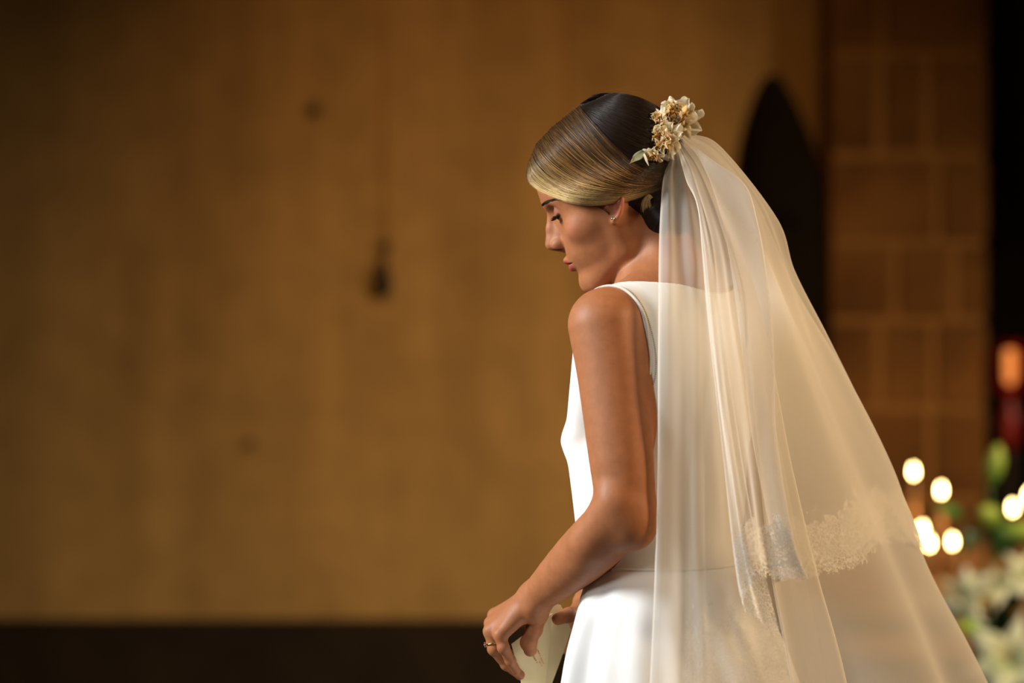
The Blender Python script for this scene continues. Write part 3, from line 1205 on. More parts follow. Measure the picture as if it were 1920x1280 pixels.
gb = nd(nt, 'ShaderNodeBsdfGlossy'); gb.inputs[0].default_value = (.9, .93, .97, 1); gb.inputs[1].default_value = .08
nt.links.new(gb.outputs[0], out.inputs[0])
dm = mb.build('diamond', gm, ro, smooth=False)
ro['label'] = 'gold ring with a row of clear stones on the left hand'

# ------------------------------------------------------------------ folded card in her hands
def card_pt(px, py, d):
    return P(px, py, d)


M_card = princ('cream_card', (.90, .74, .40), 0.6, vary=((.86, .70, .37), 60))
M_ink = princ('orange_ink', (.80, .14, .01), 0.6)
A_ = card_pt(959, 1207, -.002); B_ = card_pt(1035, 1126, .020); C_ = card_pt(1052, 1134, .026); D_ = card_pt(1071, 1181, .034)
T_ = card_pt(1035, 1150, .018); E_ = card_pt(1004, 1334, .010); Fp = card_pt(994, 1345, .004); G_ = card_pt(1020, 1318, .020)


def slab(corners, thick, n, mat, name, parent=None):
    """bent quad (four corners) with real thickness"""
    a, b, c, d = corners
    v = []
    nrm = np.cross(b - a, d - a); nrm /= np.linalg.norm(nrm)
    if nrm[1] > 0: nrm = -nrm
    for s in (0, 1):
        for i in range(n + 1):
            for j in range(n + 1):
                u, w = i / n, j / n
                p = (a * (1 - u) + b * u) * (1 - w) + (d * (1 - u) + c * u) * w
                p = p + nrm * (.0025 * math.sin(math.pi * u) * math.sin(math.pi * w * .7)) - nrm * thick * s
                v.append(p)
    m = (n + 1) ** 2
    f = []
    for i in range(n):
        for j in range(n):
            k = i * (n + 1) + j
            f.append((k, k + 1, k + n + 2, k + n + 1))
            f.append((m + k, m + k + n + 1, m + k + n + 2, m + k + 1))
    for i in range(n):
        for (k, k2) in ((i, i + 1), (n * (n + 1) + i, n * (n + 1) + i + 1), (i * (n + 1), (i + 1) * (n + 1)), (i * (n + 1) + n, (i + 1) * (n + 1) + n)):
            f.append((k, k2, k2 + m, k + m))
    bm = bmesh.new()
    vs = [bm.verts.new(tuple(p)) for p in v]
    for q in f: bm.faces.new([vs[k] for k in q])
    bmesh.ops.recalc_face_normals(bm, faces=bm.faces)
    me = bpy.data.meshes.new(name); bm.to_mesh(me); bm.free()
    me.materials.append(mat)
    o = bpy.data.objects.new(name, me); COL.objects.link(o)
    if parent: o.parent = parent
    return o


card = empty('folded_card', (0, 0, 0))
tag(card, 'folded cream card with orange lettering held in both hands of the bride', 'card')
slab((A_, T_, G_, Fp), .0012, 8, M_card, 'front_leaf', card)
slab((T_ + np.array([-.004, .004, .016]), C_, D_, G_ + np.array([.001, .004, 0])), .0012, 8, M_card, 'back_leaf', card)


def on_leaf(px, py, lift=.0030):
    """point on the front leaf's plane under (px, py), lifted just clear of the paper"""
    nrm = np.cross(T_ - A_, Fp - A_); nrm /= np.linalg.norm(nrm)
    if nrm[1] > 0: nrm = -nrm
    d = P(px, py, 0) - CAMP
    t = np.dot(A_ - CAMP, nrm) / np.dot(d, nrm)
    return CAMP + d * t + nrm * lift


# the lettering is too small to read in the photograph: rows of short strokes
mb = MB()
rr2 = random.Random(3)
for (x0, y0), (x1, y1) in (((1003.5, 1209), (1018, 1243.5)), ((998.5, 1227), (1006, 1242)), ((1010, 1239), (1016, 1250))):
    n = int(math.hypot(x1 - x0, y1 - y0) / 1.9)
    dx, dy = (x1 - x0), (y1 - y0)
    L = math.hypot(dx, dy); dx /= L; dy /= L
    for i in range(n):
        if rr2.random() < .14: continue
        cx, cy = x0 + dx * L * (i + .5) / n, y0 + dy * L * (i + .5) / n
        h = rr2.uniform(1.6, 2.6); wd = .75
        for kx in ((-.5,), (.5,), (-.5, .5))[rr2.randrange(3)]:
            bx, by = cx + dx * kx, cy + dy * kx
            q = [on_leaf(bx + dx * a * wd - dy * b * h, by + dy * a * wd + dx * b * h) for a, b in ((-.5, -.5), (.5, -.5), (.5, .5), (-.5, .5))]
            q2 = [p - np.array([0, -.00012, 0]) for p in q]
            mb.add(q + q2, [(0, 1, 2, 3), (7, 6, 5, 4), (0, 4, 5, 1), (1, 5, 6, 2), (2, 6, 7, 3), (3, 7, 4, 0)])
        q = [on_leaf(cx + dx * a * 1.1 - dy * (b * .4 + .5), cy + dy * a * 1.1 + dx * (b * .4 + .5)) for a, b in ((-.5, -.5), (.5, -.5), (.5, .5), (-.5, .5))]
        q2 = [p - np.array([0, -.00012, 0]) for p in q]
        mb.add(q + q2, [(0, 1, 2, 3), (7, 6, 5, 4), (0, 4, 5, 1), (1, 5, 6, 2), (2, 6, 7, 3), (3, 7, 4, 0)])
mb.build('printed_lettering', M_ink, card, smooth=False)

# ------------------------------------------------------------------ flowers pinned in the hair
M_petal = tinted('petal', rough=0.55, spec=0.3, trans=0.58)


def basis(n):
    n = np.asarray(n, float); n /= np.linalg.norm(n)
    a = np.cross(n, [0, 0, 1.0]); a /= np.linalg.norm(a) + 1e-9
    return a, np.cross(n, a), n


def petal(mb, root, out, nrm, L, W, curl, ruf, col, seed, tipw=.6, nu=9, nv=9, notch=0.0, thick=.0004):
    """one petal as a thin closed blade: out = growth direction, nrm = its upper side"""
    r = random.Random(seed)
    out = out / np.linalg.norm(out)
    nrm = nrm - out * nrm.dot(out); nrm /= np.linalg.norm(nrm)
    side = np.cross(out, nrm)
    ph = r.random() * 6
    top, bot = [], []
    for i in range(nu):
        u = i / (nu - 1)
        w = W * math.sin(math.pi * min(.97, .07 + (.95 - .28 * tipw) * u)) ** .7
        ang = curl * u
        c = root + out * L * (math.sin(ang) / ang if abs(ang) > 1e-3 else 1) * u + nrm * L * u * ((1 - math.cos(ang)) / ang if abs(ang) > 1e-3 else 0)
        for j in range(nv):
            s = j / (nv - 1) * 2 - 1
            rz = ruf * L * u * math.sin(ph + s * 3.7 + 2 * u) + .18 * W * (s * s) * (1 - u)
            tipcut = -notch * L * u * (.5 + .5 * math.cos(ph * 3 + s * 7)) - .22 * L * u * s * s
            p = c + side * w * .5 * s + nrm * rz + out * tipcut
            top.append(p); bot.append(p - nrm * thick)
    n = nu * nv
    f = []
    for i in range(nu - 1):
        for j in range(nv - 1):
            k = i * nv + j
            f.append((k, k + nv, k + nv + 1, k + 1))
            f.append((n + k, n + k + 1, n + k + nv + 1, n + k + nv))
    rim = [j for j in range(nv)] + [i * nv + nv - 1 for i in range(1, nu)] + [(nu - 1) * nv + j for j in range(nv - 2, -1, -1)] + [i * nv for i in range(nu - 2, 0, -1)]
    for a, b in zip(rim, rim[1:] + rim[:1]):
        f.append((a, b, n + b, n + a))
    cols = []
    for i in range(nu):
        u = i / (nu - 1)
        for j in range(nv):
            cols.append(np.array(col[0]) * (1 - u) + np.array(col[1]) * u)
    mb.add(top + bot, f, np.array(cols + cols))


CREAM = (.92, .82, .58); YEL = (.90, .64, .22); PALE = (.95, .91, .80); AMB = (.85, .46, .09)


def blossom(name, c, n, R, label, seed, outer=15, mid=30, inner=50, lean=0.0):
    root = empty(name, c)
    tag(root, label, 'flower', 'cream flowers pinned in the bridal hair')
    a, b, n = basis(n)
    r = random.Random(seed)
    mb = MB()
    for k in range(outer):
        th = 2 * math.pi * (k + r.random() * .5) / outer
        o = a * math.cos(th) + b * math.sin(th)
        petal(mb, o * R * .15 - n * R * .1, o + n * r.uniform(-.15, .35), n, R * r.uniform(.82, 1.08), R * r.uniform(.5, .72), r.uniform(-.1, .8), .15, (CREAM, PALE), seed * 99 + k, .75, notch=.03)
    mesh_p = mb.build('outer_petals', M_petal, root)
    mb = MB()
    for k in range(mid):
        th = 2.4 * k + r.random() * .4
        o = a * math.cos(th) + b * math.sin(th)
        t = k / mid
        petal(mb, o * R * .12 + n * R * .08, o * (1.0 - .45 * t) + n * (.35 + .75 * t), n - o * .3, R * r.uniform(.55, .92) * (1 - .2 * t), R * r.uniform(.42, .60), r.uniform(-.1, .9), .17, (YEL, CREAM if r.random() < .7 else PALE), seed * 77 + k, .8, notch=.04)
    mb.build('ruffled_petals', M_petal, root)
    mb = MB()
    for k in range(inner):
        th = 2.4 * k; rad = R * .42 * math.sqrt((k + .5) / inner)
        o = a * math.cos(th) + b * math.sin(th)
        petal(mb, o * rad * .6 + n * R * .22, n + o * (rad / R) * 1.5 + a * r.uniform(-.25, .25) + b * r.uniform(-.25, .25), o + n * .1, R * r.uniform(.30, .48), R * r.uniform(.15, .26), r.uniform(-.6, .9), .15, (AMB, YEL if r.random() < .75 else CREAM), seed * 55 + k, .8, 6, 6, notch=.04)
    mb.build('frilled_centre', M_petal, root)
    return root


def on_hair(px, py, off):
    p = cast(hair_shell, [px], [py])[0]
    return p + (CAMP - p) / np.linalg.norm(CAMP - p) * off


f1 = blossom('hair_flower', P(1270, 224, -.030), (-.22, -.86, .42), .0345, 'largest cream ruffled flower, at the top of the hair spray', 4)
f2 = blossom('hair_flower', P(1244, 262, -.062), (-.50, -.85, .1), .029, 'middle cream flower with amber frilled centre, below the largest one in the hair', 9, 15, 28, 46)
f3 = blossom('hair_flower', on_hair(1224, 290, .010), (-.40, -.70, -.55), .0145, 'smallest cream bud at the bottom tip of the hair spray', 12, 9, 14, 16)
f4 = blossom('hair_flower', on_hair(1236, 222, .010), (-.75, -.60, .25), .016, 'half-open cream flower on the left edge of the hair spray, against the dark crown', 15, 9, 14, 18)
lf = empty('hair_leaf', on_hair(1208, 284, .010))
tag(lf, 'pale pointed leaf sticking out from the bottom of the hair flowers', 'leaf')
mb = MB()
petal(mb, np.zeros(3), on_hair(1180, 311, .007) - on_hair(1208, 284, .010), np.array([-.3, -.8, .45]), .030, .0135, .25, .01, ((.42, .40, .22), (.62, .58, .38)), 3, .12, 10, 7)
mb.build('blade', M_petal, lf)
mb = MB()
petal(mb, on_hair(1208, 288, .016) - on_hair(1208, 284, .010), on_hair(1213, 313, .008) - on_hair(1208, 288, .012), np.array([-.6, -.7, .1]), .0185, .0045, -.5, .01, (CREAM, PALE), 5, .2, 8, 5)
mb.build('curled_bract', M_petal, lf)

# ------------------------------------------------------------------ veil
SC.cycles.transparent_max_bounces = 24


def sheer(name, col, a_face, a_graze, power=1.6, trans=.5):
    """fine woven voile: threads cover more of the sight line the flatter it meets the cloth"""
    m, nt, out = new_mat(name)
    d = nd(nt, 'ShaderNodeBsdfDiffuse'); d.inputs[0].default_value = (*col, 1)
    t = nd(nt, 'ShaderNodeBsdfTranslucent'); t.inputs[0].default_value = (*col, 1)
    mx = nd(nt, 'ShaderNodeMixShader'); mx.inputs[0].default_value = trans
    nt.links.new(d.outputs[0], mx.inputs[1]); nt.links.new(t.outputs[0], mx.inputs[2])
    tr = nd(nt, 'ShaderNodeBsdfTransparent')
    lw = nd(nt, 'ShaderNodeLayerWeight'); lw.inputs['Blend'].default_value = 0.5
    pw = nd(nt, 'ShaderNodeMath', operation='POWER'); pw.inputs[1].default_value = power
    nt.links.new(lw.outputs['Facing'], pw.inputs[0])
    mr = nd(nt, 'ShaderNodeMapRange')
    mr.inputs['To Min'].default_value = a_face; mr.inputs['To Max'].default_value = a_graze
    nt.links.new(pw.outputs[0], mr.inputs['Value'])
    m2 = nd(nt, 'ShaderNodeMixShader')
    nt.links.new(mr.outputs[0], m2.inputs[0]); nt.links.new(tr.outputs[0], m2.inputs[1]); nt.links.new(mx.outputs[0], m2.inputs[2])
    nt.links.new(m2.outputs[0], out.inputs[0])
    return m


def lace_mat(name, col, ground=.10, scale=290.0, gain=1.0):
    """corded lace: motif threads on a net ground, cut to a scalloped edge; uvw.x along, uvw.y across the band (0 hem, 1 top), uvw.z length"""
    m, nt, out = new_mat(name)
    L = nt.links.new
    at = nd(nt, 'ShaderNodeAttribute', attribute_name='uvw')
    sx = nd(nt, 'ShaderNodeSeparateXYZ'); L(at.outputs['Vector'], sx.inputs[0])
    cb = nd(nt, 'ShaderNodeCombineXYZ'); L(sx.outputs[0], cb.inputs[0]); L(sx.outputs[2], cb.inputs[1])
    nz = nd(nt, 'ShaderNodeTexNoise'); nz.inputs['Scale'].default_value = 70; nz.inputs['Detail'].default_value = 2; L(cb.outputs[0], nz.inputs['Vector'])
    ad = nd(nt, 'ShaderNodeVectorMath', operation='MULTIPLY_ADD'); ad.inputs[1].default_value = (.012, .012, .012)
    L(nz.outputs['Color'], ad.inputs[0]); L(cb.outputs[0], ad.inputs[2])
    vo = nd(nt, 'ShaderNodeTexVoronoi', feature='DISTANCE_TO_EDGE'); vo.inputs['Scale'].default_value = scale; L(ad.outputs[0], vo.inputs['Vector'])
    v2 = nd(nt, 'ShaderNodeTexVoronoi', feature='DISTANCE_TO_EDGE'); v2.inputs['Scale'].default_value = scale * .45; L(ad.outputs[0], v2.inputs['Vector'])
    c1 = nd(nt, 'ShaderNodeMapRange'); c1.inputs['From Min'].default_value = .03; c1.inputs['From Max'].default_value = .09; c1.inputs['To Min'].default_value = 1; c1.inputs['To Max'].default_value = 0; L(vo.outputs['Distance'], c1.inputs['Value'])
    c2 = nd(nt, 'ShaderNodeMapRange'); c2.inputs['From Min'].default_value = .04; c2.inputs['From Max'].default_value = .09; c2.inputs['To Min'].default_value = 1; c2.inputs['To Max'].default_value = 0; L(v2.outputs['Distance'], c2.inputs['Value'])
    mxn = nd(nt, 'ShaderNodeMath', operation='MAXIMUM'); L(c1.outputs[0], mxn.inputs[0]); L(c2.outputs[0], mxn.inputs[1])
    # leafy motifs: denser patches
    n2 = nd(nt, 'ShaderNodeTexNoise'); n2.inputs['Scale'].default_value = 45; n2.inputs['Detail'].default_value = 3; L(ad.outputs[0], n2.inputs['Vector'])
    mo = nd(nt, 'ShaderNodeMapRange'); mo.inputs['From Min'].default_value = .50; mo.inputs['From Max'].default_value = .56; mo.inputs['To Max'].default_value = .22; L(n2.outputs['Fac'], mo.inputs['Value'])
    th = nd(nt, 'ShaderNodeMath', operation='MULTIPLY'); th.inputs[1].default_value = .85; L(mxn.outputs[0], th.inputs[0])
    s1 = nd(nt, 'ShaderNodeMath', operation='ADD'); L(th.outputs[0], s1.inputs[0]); L(mo.outputs[0], s1.inputs[1])
    s2 = nd(nt, 'ShaderNodeMath', operation='MULTIPLY_ADD', use_clamp=True); s2.inputs[1].default_value = gain; s2.inputs[2].default_value = ground; L(s1.outputs[0], s2.inputs[0])
    # scalloped hem and ragged top
    sn = nd(nt, 'ShaderNodeMath', operation='MULTIPLY'); sn.inputs[1].default_value = 85; L(sx.outputs[0], sn.inputs[0])
    si = nd(nt, 'ShaderNodeMath', operation='SINE'); L(sn.outputs[0], si.inputs[0])
    ab = nd(nt, 'ShaderNodeMath', operation='ABSOLUTE'); L(si.outputs[0], ab.inputs[0])
    n3 = nd(nt, 'ShaderNodeTexNoise'); n3.inputs['Scale'].default_value = 160; n3.inputs['Detail'].default_value = 2; L(cb.outputs[0], n3.inputs['Vector'])
    e1 = nd(nt, 'ShaderNodeMath', operation='MULTIPLY_ADD'); e1.inputs[1].default_value = .30; L(n3.outputs['Fac'], e1.inputs[0])
    am = nd(nt, 'ShaderNodeMath', operation='MULTIPLY'); am.inputs[1].default_value = -.06; L(ab.outputs[0], am.inputs[0]); L(am.outputs[0], e1.inputs[2])
    g1 = nd(nt, 'ShaderNodeMath', operation='GREATER_THAN'); L(sx.outputs[1], g1.inputs[0]); L(e1.outputs[0], g1.inputs[1])
    n4 = nd(nt, 'ShaderNodeTexNoise'); n4.inputs['Scale'].default_value = 40; n4.inputs['Detail'].default_value = 4; L(cb.outputs[0], n4.inputs['Vector'])
    e2 = nd(nt, 'ShaderNodeMath', operation='MULTIPLY_ADD'); e2.inputs[1].default_value = 1.1; e2.inputs[2].default_value = .30; L(n4.outputs['Fac'], e2.inputs[0])
    g2 = nd(nt, 'ShaderNodeMath', operation='LESS_THAN'); L(sx.outputs[1], g2.inputs[0]); L(e2.outputs[0], g2.inputs[1])
    a1 = nd(nt, 'ShaderNodeMath', operation='MULTIPLY'); L(s2.outputs[0], a1.inputs[0]); L(g1.outputs[0], a1.inputs[1])
    a2 = nd(nt, 'ShaderNodeMath', operation='MULTIPLY'); L(a1.outputs[0], a2.inputs[0]); L(g2.outputs[0], a2.inputs[1])
    d = nd(nt, 'ShaderNodeBsdfDiffuse'); d.inputs[0].default_value = (*col, 1)
    t = nd(nt, 'ShaderNodeBsdfTranslucent'); t.inputs[0].default_value = (*col, 1)
    bp = nd(nt, 'ShaderNodeBump'); bp.inputs['Strength'].default_value = .5; bp.inputs['Distance'].default_value = .0012; L(mxn.outputs[0], bp.inputs['Height']); L(bp.outputs[0], d.inputs['Normal'])
    mx = nd(nt, 'ShaderNodeMixShader'); mx.inputs[0].default_value = .35; L(d.outputs[0], mx.inputs[1]); L(t.outputs[0], mx.inputs[2])
    tr = nd(nt, 'ShaderNodeBsdfTransparent')
    m2 = nd(nt, 'ShaderNodeMixShader'); L(a2.outputs[0], m2.inputs[0]); L(tr.outputs[0], m2.inputs[1]); L(mx.outputs[0], m2.inputs[2])
    L(m2.outputs[0], out.inputs[0])
    return m


IVORY = (.86, .82, .75)
M_veil = sheer('silk_voile', IVORY, .38, .95)
M_veil2 = sheer('silk_voile_double', IVORY, .24, .94)
M_lace = lace_mat('corded_lace', (.90, .87, .80))


def resample(pl, n):
    """polyline (px, py, d) -> n points evenly spaced along a smooth curve"""
    s = spline(pl, 400)
    L = np.concatenate([[0], np.cumsum(np.linalg.norm(np.diff(s[:, :2], axis=0), axis=1))])
    t = np.linspace(0, L[-1], n)
    return np.stack([np.interp(t, L, s[:, k]) for k in range(3)], 1)


def sheet(cols, nu, nv, ripple=(0, 0), seed=0):
    """surface through hanging fold lines; returns world points nu x nv and the distance along/across"""
    R = np.stack([resample(c, nv) for c in cols])                # cols x nv x 3
    S = np.stack([spline(R[:, k], nu) for k in range(nv)], 1)     # nu x nv x 3
    s = (DIST + S[..., 2]) / KPX
    W = np.stack([(S[..., 0] - 960) * s, S[..., 2], CAMZ + (640 - S[..., 1]) * s], -1)
    if ripple[0]:
        du = np.gradient(W, axis=0); dv = np.gradient(W, axis=1)
        N = np.cross(du, dv); N /= np.linalg.norm(N, axis=2, keepdims=True) + 1e-12
        u = np.linspace(0, 1, nu)[:, None]; v = np.linspace(0, 1, nv)[None]
        r = np.random.default_rng(seed)
        h = np.zeros((nu, nv))
        for k in range(5):
            f = ripple[1] * r.uniform(.5, 1.6)
            h += np.sin(f * 6.283 * (u + .03 * np.sin(3 * v + k)) + r.uniform(0, 6.28)) * r.uniform(.3, 1)
        W = W + N * (h * ripple[0] * np.clip(v * 3, .25, 1))[..., None]
    return W


def grid_mesh(name, W, mat, parent, uvw=None):
    nu, nv = W.shape[:2]
    i = np.arange(nu - 1)[:, None] * nv; j = np.arange(nv - 1)[None]
    F = np.stack([i + j, i + j + 1, i + nv + j + 1, i + nv + j], -1).reshape(-1, 4)
    return mesh_obj(name, W.reshape(-1, 3), F, mat, parent, True, None, uvw.reshape(-1, 3) if uvw is not None else None)


# long tier: from the left edge over her shoulder, round the back, to the far side
LT = [
    [(1258, 290, -.052), (1243, 330, -.062), (1236, 420, -.098), (1233, 540, -.168), (1231, 700, -.190), (1229, 880, -.188), (1224, 1060, -.200), (1214, 1290, -.230), (1190, 1800, -.30), (1150, 2330, -.36)],
    [(1262, 286, -.058), (1254, 330, -.074), (1252, 420, -.110), (1252, 540, -.182), (1252, 700, -.202), (1250, 880, -.200), (1248, 1060, -.212), (1238, 1290, -.246), (1220, 1800, -.32), (1190, 2330, -.38)],
    [(1266, 282, -.054), (1268, 330, -.066), (1274, 420, -.100), (1280, 540, -.170), (1284, 700, -.192), (1284, 880, -.190), (1284, 1060, -.196), (1280, 1290, -.222), (1270, 1800, -.29), (1250, 2330, -.35)],
    [(1270, 278, -.052), (1284, 330, -.068), (1298, 420, -.105), (1310, 540, -.172), (1318, 700, -.194), (1322, 880, -.192), (1324, 1060, -.202), (1332, 1290, -.232), (1345, 1800, -.30), (1360, 2330, -.37)],
    [(1272, 274, -.046), (1296, 330, -.058), (1322, 420, -.082), (1340, 540, -.136), (1354, 700, -.160), (1364, 880, -.164), (1376, 1060, -.170), (1398, 1290, -.196), (1450, 1800, -.25), (1500, 2330, -.31)],
    [(1276, 268, -.040), (1318, 322, -.050), (1362, 410, -.070), (1414, 540, -.102), (1448, 700, -.120), (1480, 880, -.130), (1526, 1080, -.140), (1582, 1290, -.156), (1690, 1800, -.19), (1800, 2330, -.24)],
    [(1278, 266, -.046), (1312, 320, -.062), (1348, 410, -.090), (1384, 540, -.128), (1406, 700, -.152), (1426, 880, -.166), (1450, 1080, -.178), (1489, 1290, -.198), (1570, 1800, -.24), (1650, 2330, -.29)],
    [(1281, 262, -.030), (1336, 312, -.034), (1394, 400, -.042), (1452, 540, -.060), (1504, 700, -.070), (1556, 880, -.080), (1618, 1060, -.086), (1700, 1290, -.096), (1860, 1800, -.12), (2020, 2330, -.15)],
    [(1284, 256, -.018), (1340, 296, -.010), (1405, 390, .004), (1466, 540, .008), (1544, 700, .012), (1622, 880, .016), (1694, 1060, .020), (1788, 1290, .028), (1985, 1800, .05), (2180, 2330, .06)],
    [(1286, 252, .000), (1342, 284, .014), (1418, 380, .034), (1488, 540, .056), (1582, 700, .070), (1672, 880, .082), (1736, 1060, .090), (1856, 1290, .105), (2090, 1800, .13), (2310, 2330, .15)],
    [(1282, 254, .012), (1330, 292, .044), (1398, 390, .085), (1462, 540, .128), (1544, 700, .150), (1620, 880, .168), (1690, 1060, .190), (1790, 1290, .215), (2000, 1800, .26), (2200, 2330, .30)],
    [(1276, 258, .016), (1312, 305, .058), (1362, 410, .120), (1412, 540, .190), (1470, 700, .215), (1530, 880, .235), (1585, 1060, .255), (1660, 1290, .285), (1820, 1800, .34), (1980, 2330, .38)],
    [(1272, 262, .016), (1296, 320, .060), (1330, 430, .128), (1362, 540, .222), (1395, 700, .250), (1430, 880, .262), (1470, 1060, .285), (1520, 1290, .320), (1620, 1800, .38), (1720, 2330, .43)],
]
WL = sheet(LT, 300, 260, (.0017, 12), 3)
WL[..., 2] = np.maximum(WL[..., 2], .006)
veil = child(grid_mesh('veil', WL, M_veil, None), bride)
veil['label'] = 'sheer ivory two-tier veil with corded lace edge'

# short tier: folded forward edge on the near side, puffed out behind, lace along its hem
ST = [
    [(1272, 276, -.060), (1306, 350, -.074), (1332, 470, -.118), (1352, 600, -.178), (1374, 760, -.190), (1400, 920, -.188), (1428, 1060, -.190), (1466, 1212, -.196)],
    [(1270, 278, -.064), (1298, 350, -.082), (1320, 450, -.122), (1336, 600, -.190), (1356, 780, -.204), (1376, 930, -.204), (1396, 1060, -.206), (1424, 1178, -.210)],
    [(1270, 276, -.066), (1287, 340, -.090), (1308, 384, -.112), (1316, 470, -.142), (1327, 590, -.208), (1343, 730, -.216), (1359, 860, -.218), (1374, 1005, -.222), (1383, 1080, -.224), (1394, 1146, -.226)],
    [(1272, 270, -.070), (1298, 330, -.096), (1334, 450, -.140), (1350, 590, -.206), (1370, 760, -.218), (1392, 920, -.222), (1410, 1040, -.224), (1428, 1092, -.226)],
    [(1275, 264, -.066), (1316, 330, -.082), (1356, 450, -.118), (1378, 600, -.170), (1402, 760, -.190), (1424, 920, -.196), (1440, 1030, -.200), (1458, 1098, -.204)],
    [(1277, 260, -.068), (1334, 300, -.086), (1394, 347, -.100), (1416, 412, -.112), (1431, 497, -.130), (1444, 600, -.156), (1451, 700, -.180), (1455, 800, -.190), (1474, 930, -.200), (1494, 1030, -.204), (1522, 1096, -.206)],
    [(1279, 257, -.056), (1316, 306, -.070), (1350, 400, -.082), (1372, 520, -.100), (1390, 660, -.132), (1406, 800, -.152), (1432, 930, -.160), (1456, 1040, -.164), (1470, 1100, -.166)],
    [(1284, 252, -.046), (1342, 292, -.040), (1410, 390, -.038), (1444, 520, -.044), (1484, 660, -.050), (1520, 800, -.058), (1556, 930, -.064), (1588, 1030, -.066), (1604, 1078, -.068)],
    [(1288, 250, -.026), (1346, 278, -.008), (1430, 384, .006), (1472, 500, .012), (1518, 640, .018), (1576, 780, .024), (1624, 900, .026), (1656, 980, .026), (1668, 1030, .026)],
    [(1292, 249, -.004), (1352, 276, .020), (1455, 412, .040), (1486, 510, .060), (1548, 630, .076), (1610, 750, .086), (1668, 870, .092), (1708, 960, .096), (1742, 1042, .100)],
    [(1286, 251, .008), (1336, 284, .050), (1412, 400, .096), (1452, 510, .124), (1506, 640, .148), (1566, 780, .160), (1614, 890, .170), (1648, 970, .176), (1664, 1026, .180)],
    [(1278, 256, .012), (1316, 300, .066), (1366, 410, .130), (1398, 530, .186), (1440, 660, .212), (1480, 800, .226), (1516, 920, .236), (1546, 1020, .244), (1556, 1074, .248)],
    [(1273, 262, .012), (1298, 320, .066), (1332, 430, .136), (1358, 540, .226), (1384, 680, .254), (1410, 820, .266), (1432, 940, .274), (1450, 1030, .280), (1458, 1078, .284)],
]
NU, NV = 300, 220
WS = sheet(ST, NU, NV, (.0016, 13), 8)
cut = int(NV * .955)
grid_mesh('short_tier', WS[:, :cut], M_veil2, veil)
# lace band over the last stretch of the short tier
l0 = int(NV * .84)
B = WS[:, l0:].copy()
du = np.gradient(WS, axis=0); dv = np.gradient(WS, axis=1)
N = np.cross(du, dv); N /= np.linalg.norm(N, axis=2, keepdims=True) + 1e-12
B += N[:, l0:] * .0012
al = np.concatenate([np.zeros((1, B.shape[1])), np.cumsum(np.linalg.norm(np.diff(B, axis=0), axis=2), axis=0)], 0)
ac = np.concatenate([np.zeros((NU, 1)), np.cumsum(np.linalg.norm(np.diff(B, axis=1), axis=2), axis=1)], 1)
vv = 1 - np.linspace(0, 1, B.shape[1])[None].repeat(NU, 0)
uvw = np.stack([al[:, [B.shape[1] // 2]].repeat(B.shape[1], 1), vv, ac], -1)
grid_mesh('lace_edging', B, M_lace, veil, uvw)
# lace of the long tier's own border, low on the near side
c0, c1 = int(300 * .17), int(300 * .375)
r0, r1 = int(260 * .415), int(260 * .56)
B = WL[c0:c1, r0:r1].copy()
du = np.gradient(B, axis=0); dv = np.gradient(B, axis=1)
N = np.cross(du, dv); N /= np.linalg.norm(N, axis=2, keepdims=True) + 1e-12
B = B + N * np.sign(-N[..., 1:2]) * .0015
al = np.concatenate([np.zeros((1, B.shape[1])), np.cumsum(np.linalg.norm(np.diff(B, axis=0), axis=2), axis=0)], 0)
ac = np.concatenate([np.zeros((B.shape[0], 1)), np.cumsum(np.linalg.norm(np.diff(B, axis=1), axis=2), axis=1)], 1)
vv = 1 - np.linspace(0, 1, B.shape[1])[None].repeat(B.shape[0], 0)
uvw = np.stack([al[:, [B.shape[1] // 2]].repeat(B.shape[1], 1) + 3, vv, ac], -1)
grid_mesh('lace_applique', B, lace_mat('soft_lace', (.86, .82, .72), .0, 260, .40), veil, uvw)

# ------------------------------------------------------------------ the church behind
WY = 5.30                                                   # depth of the plastered wall


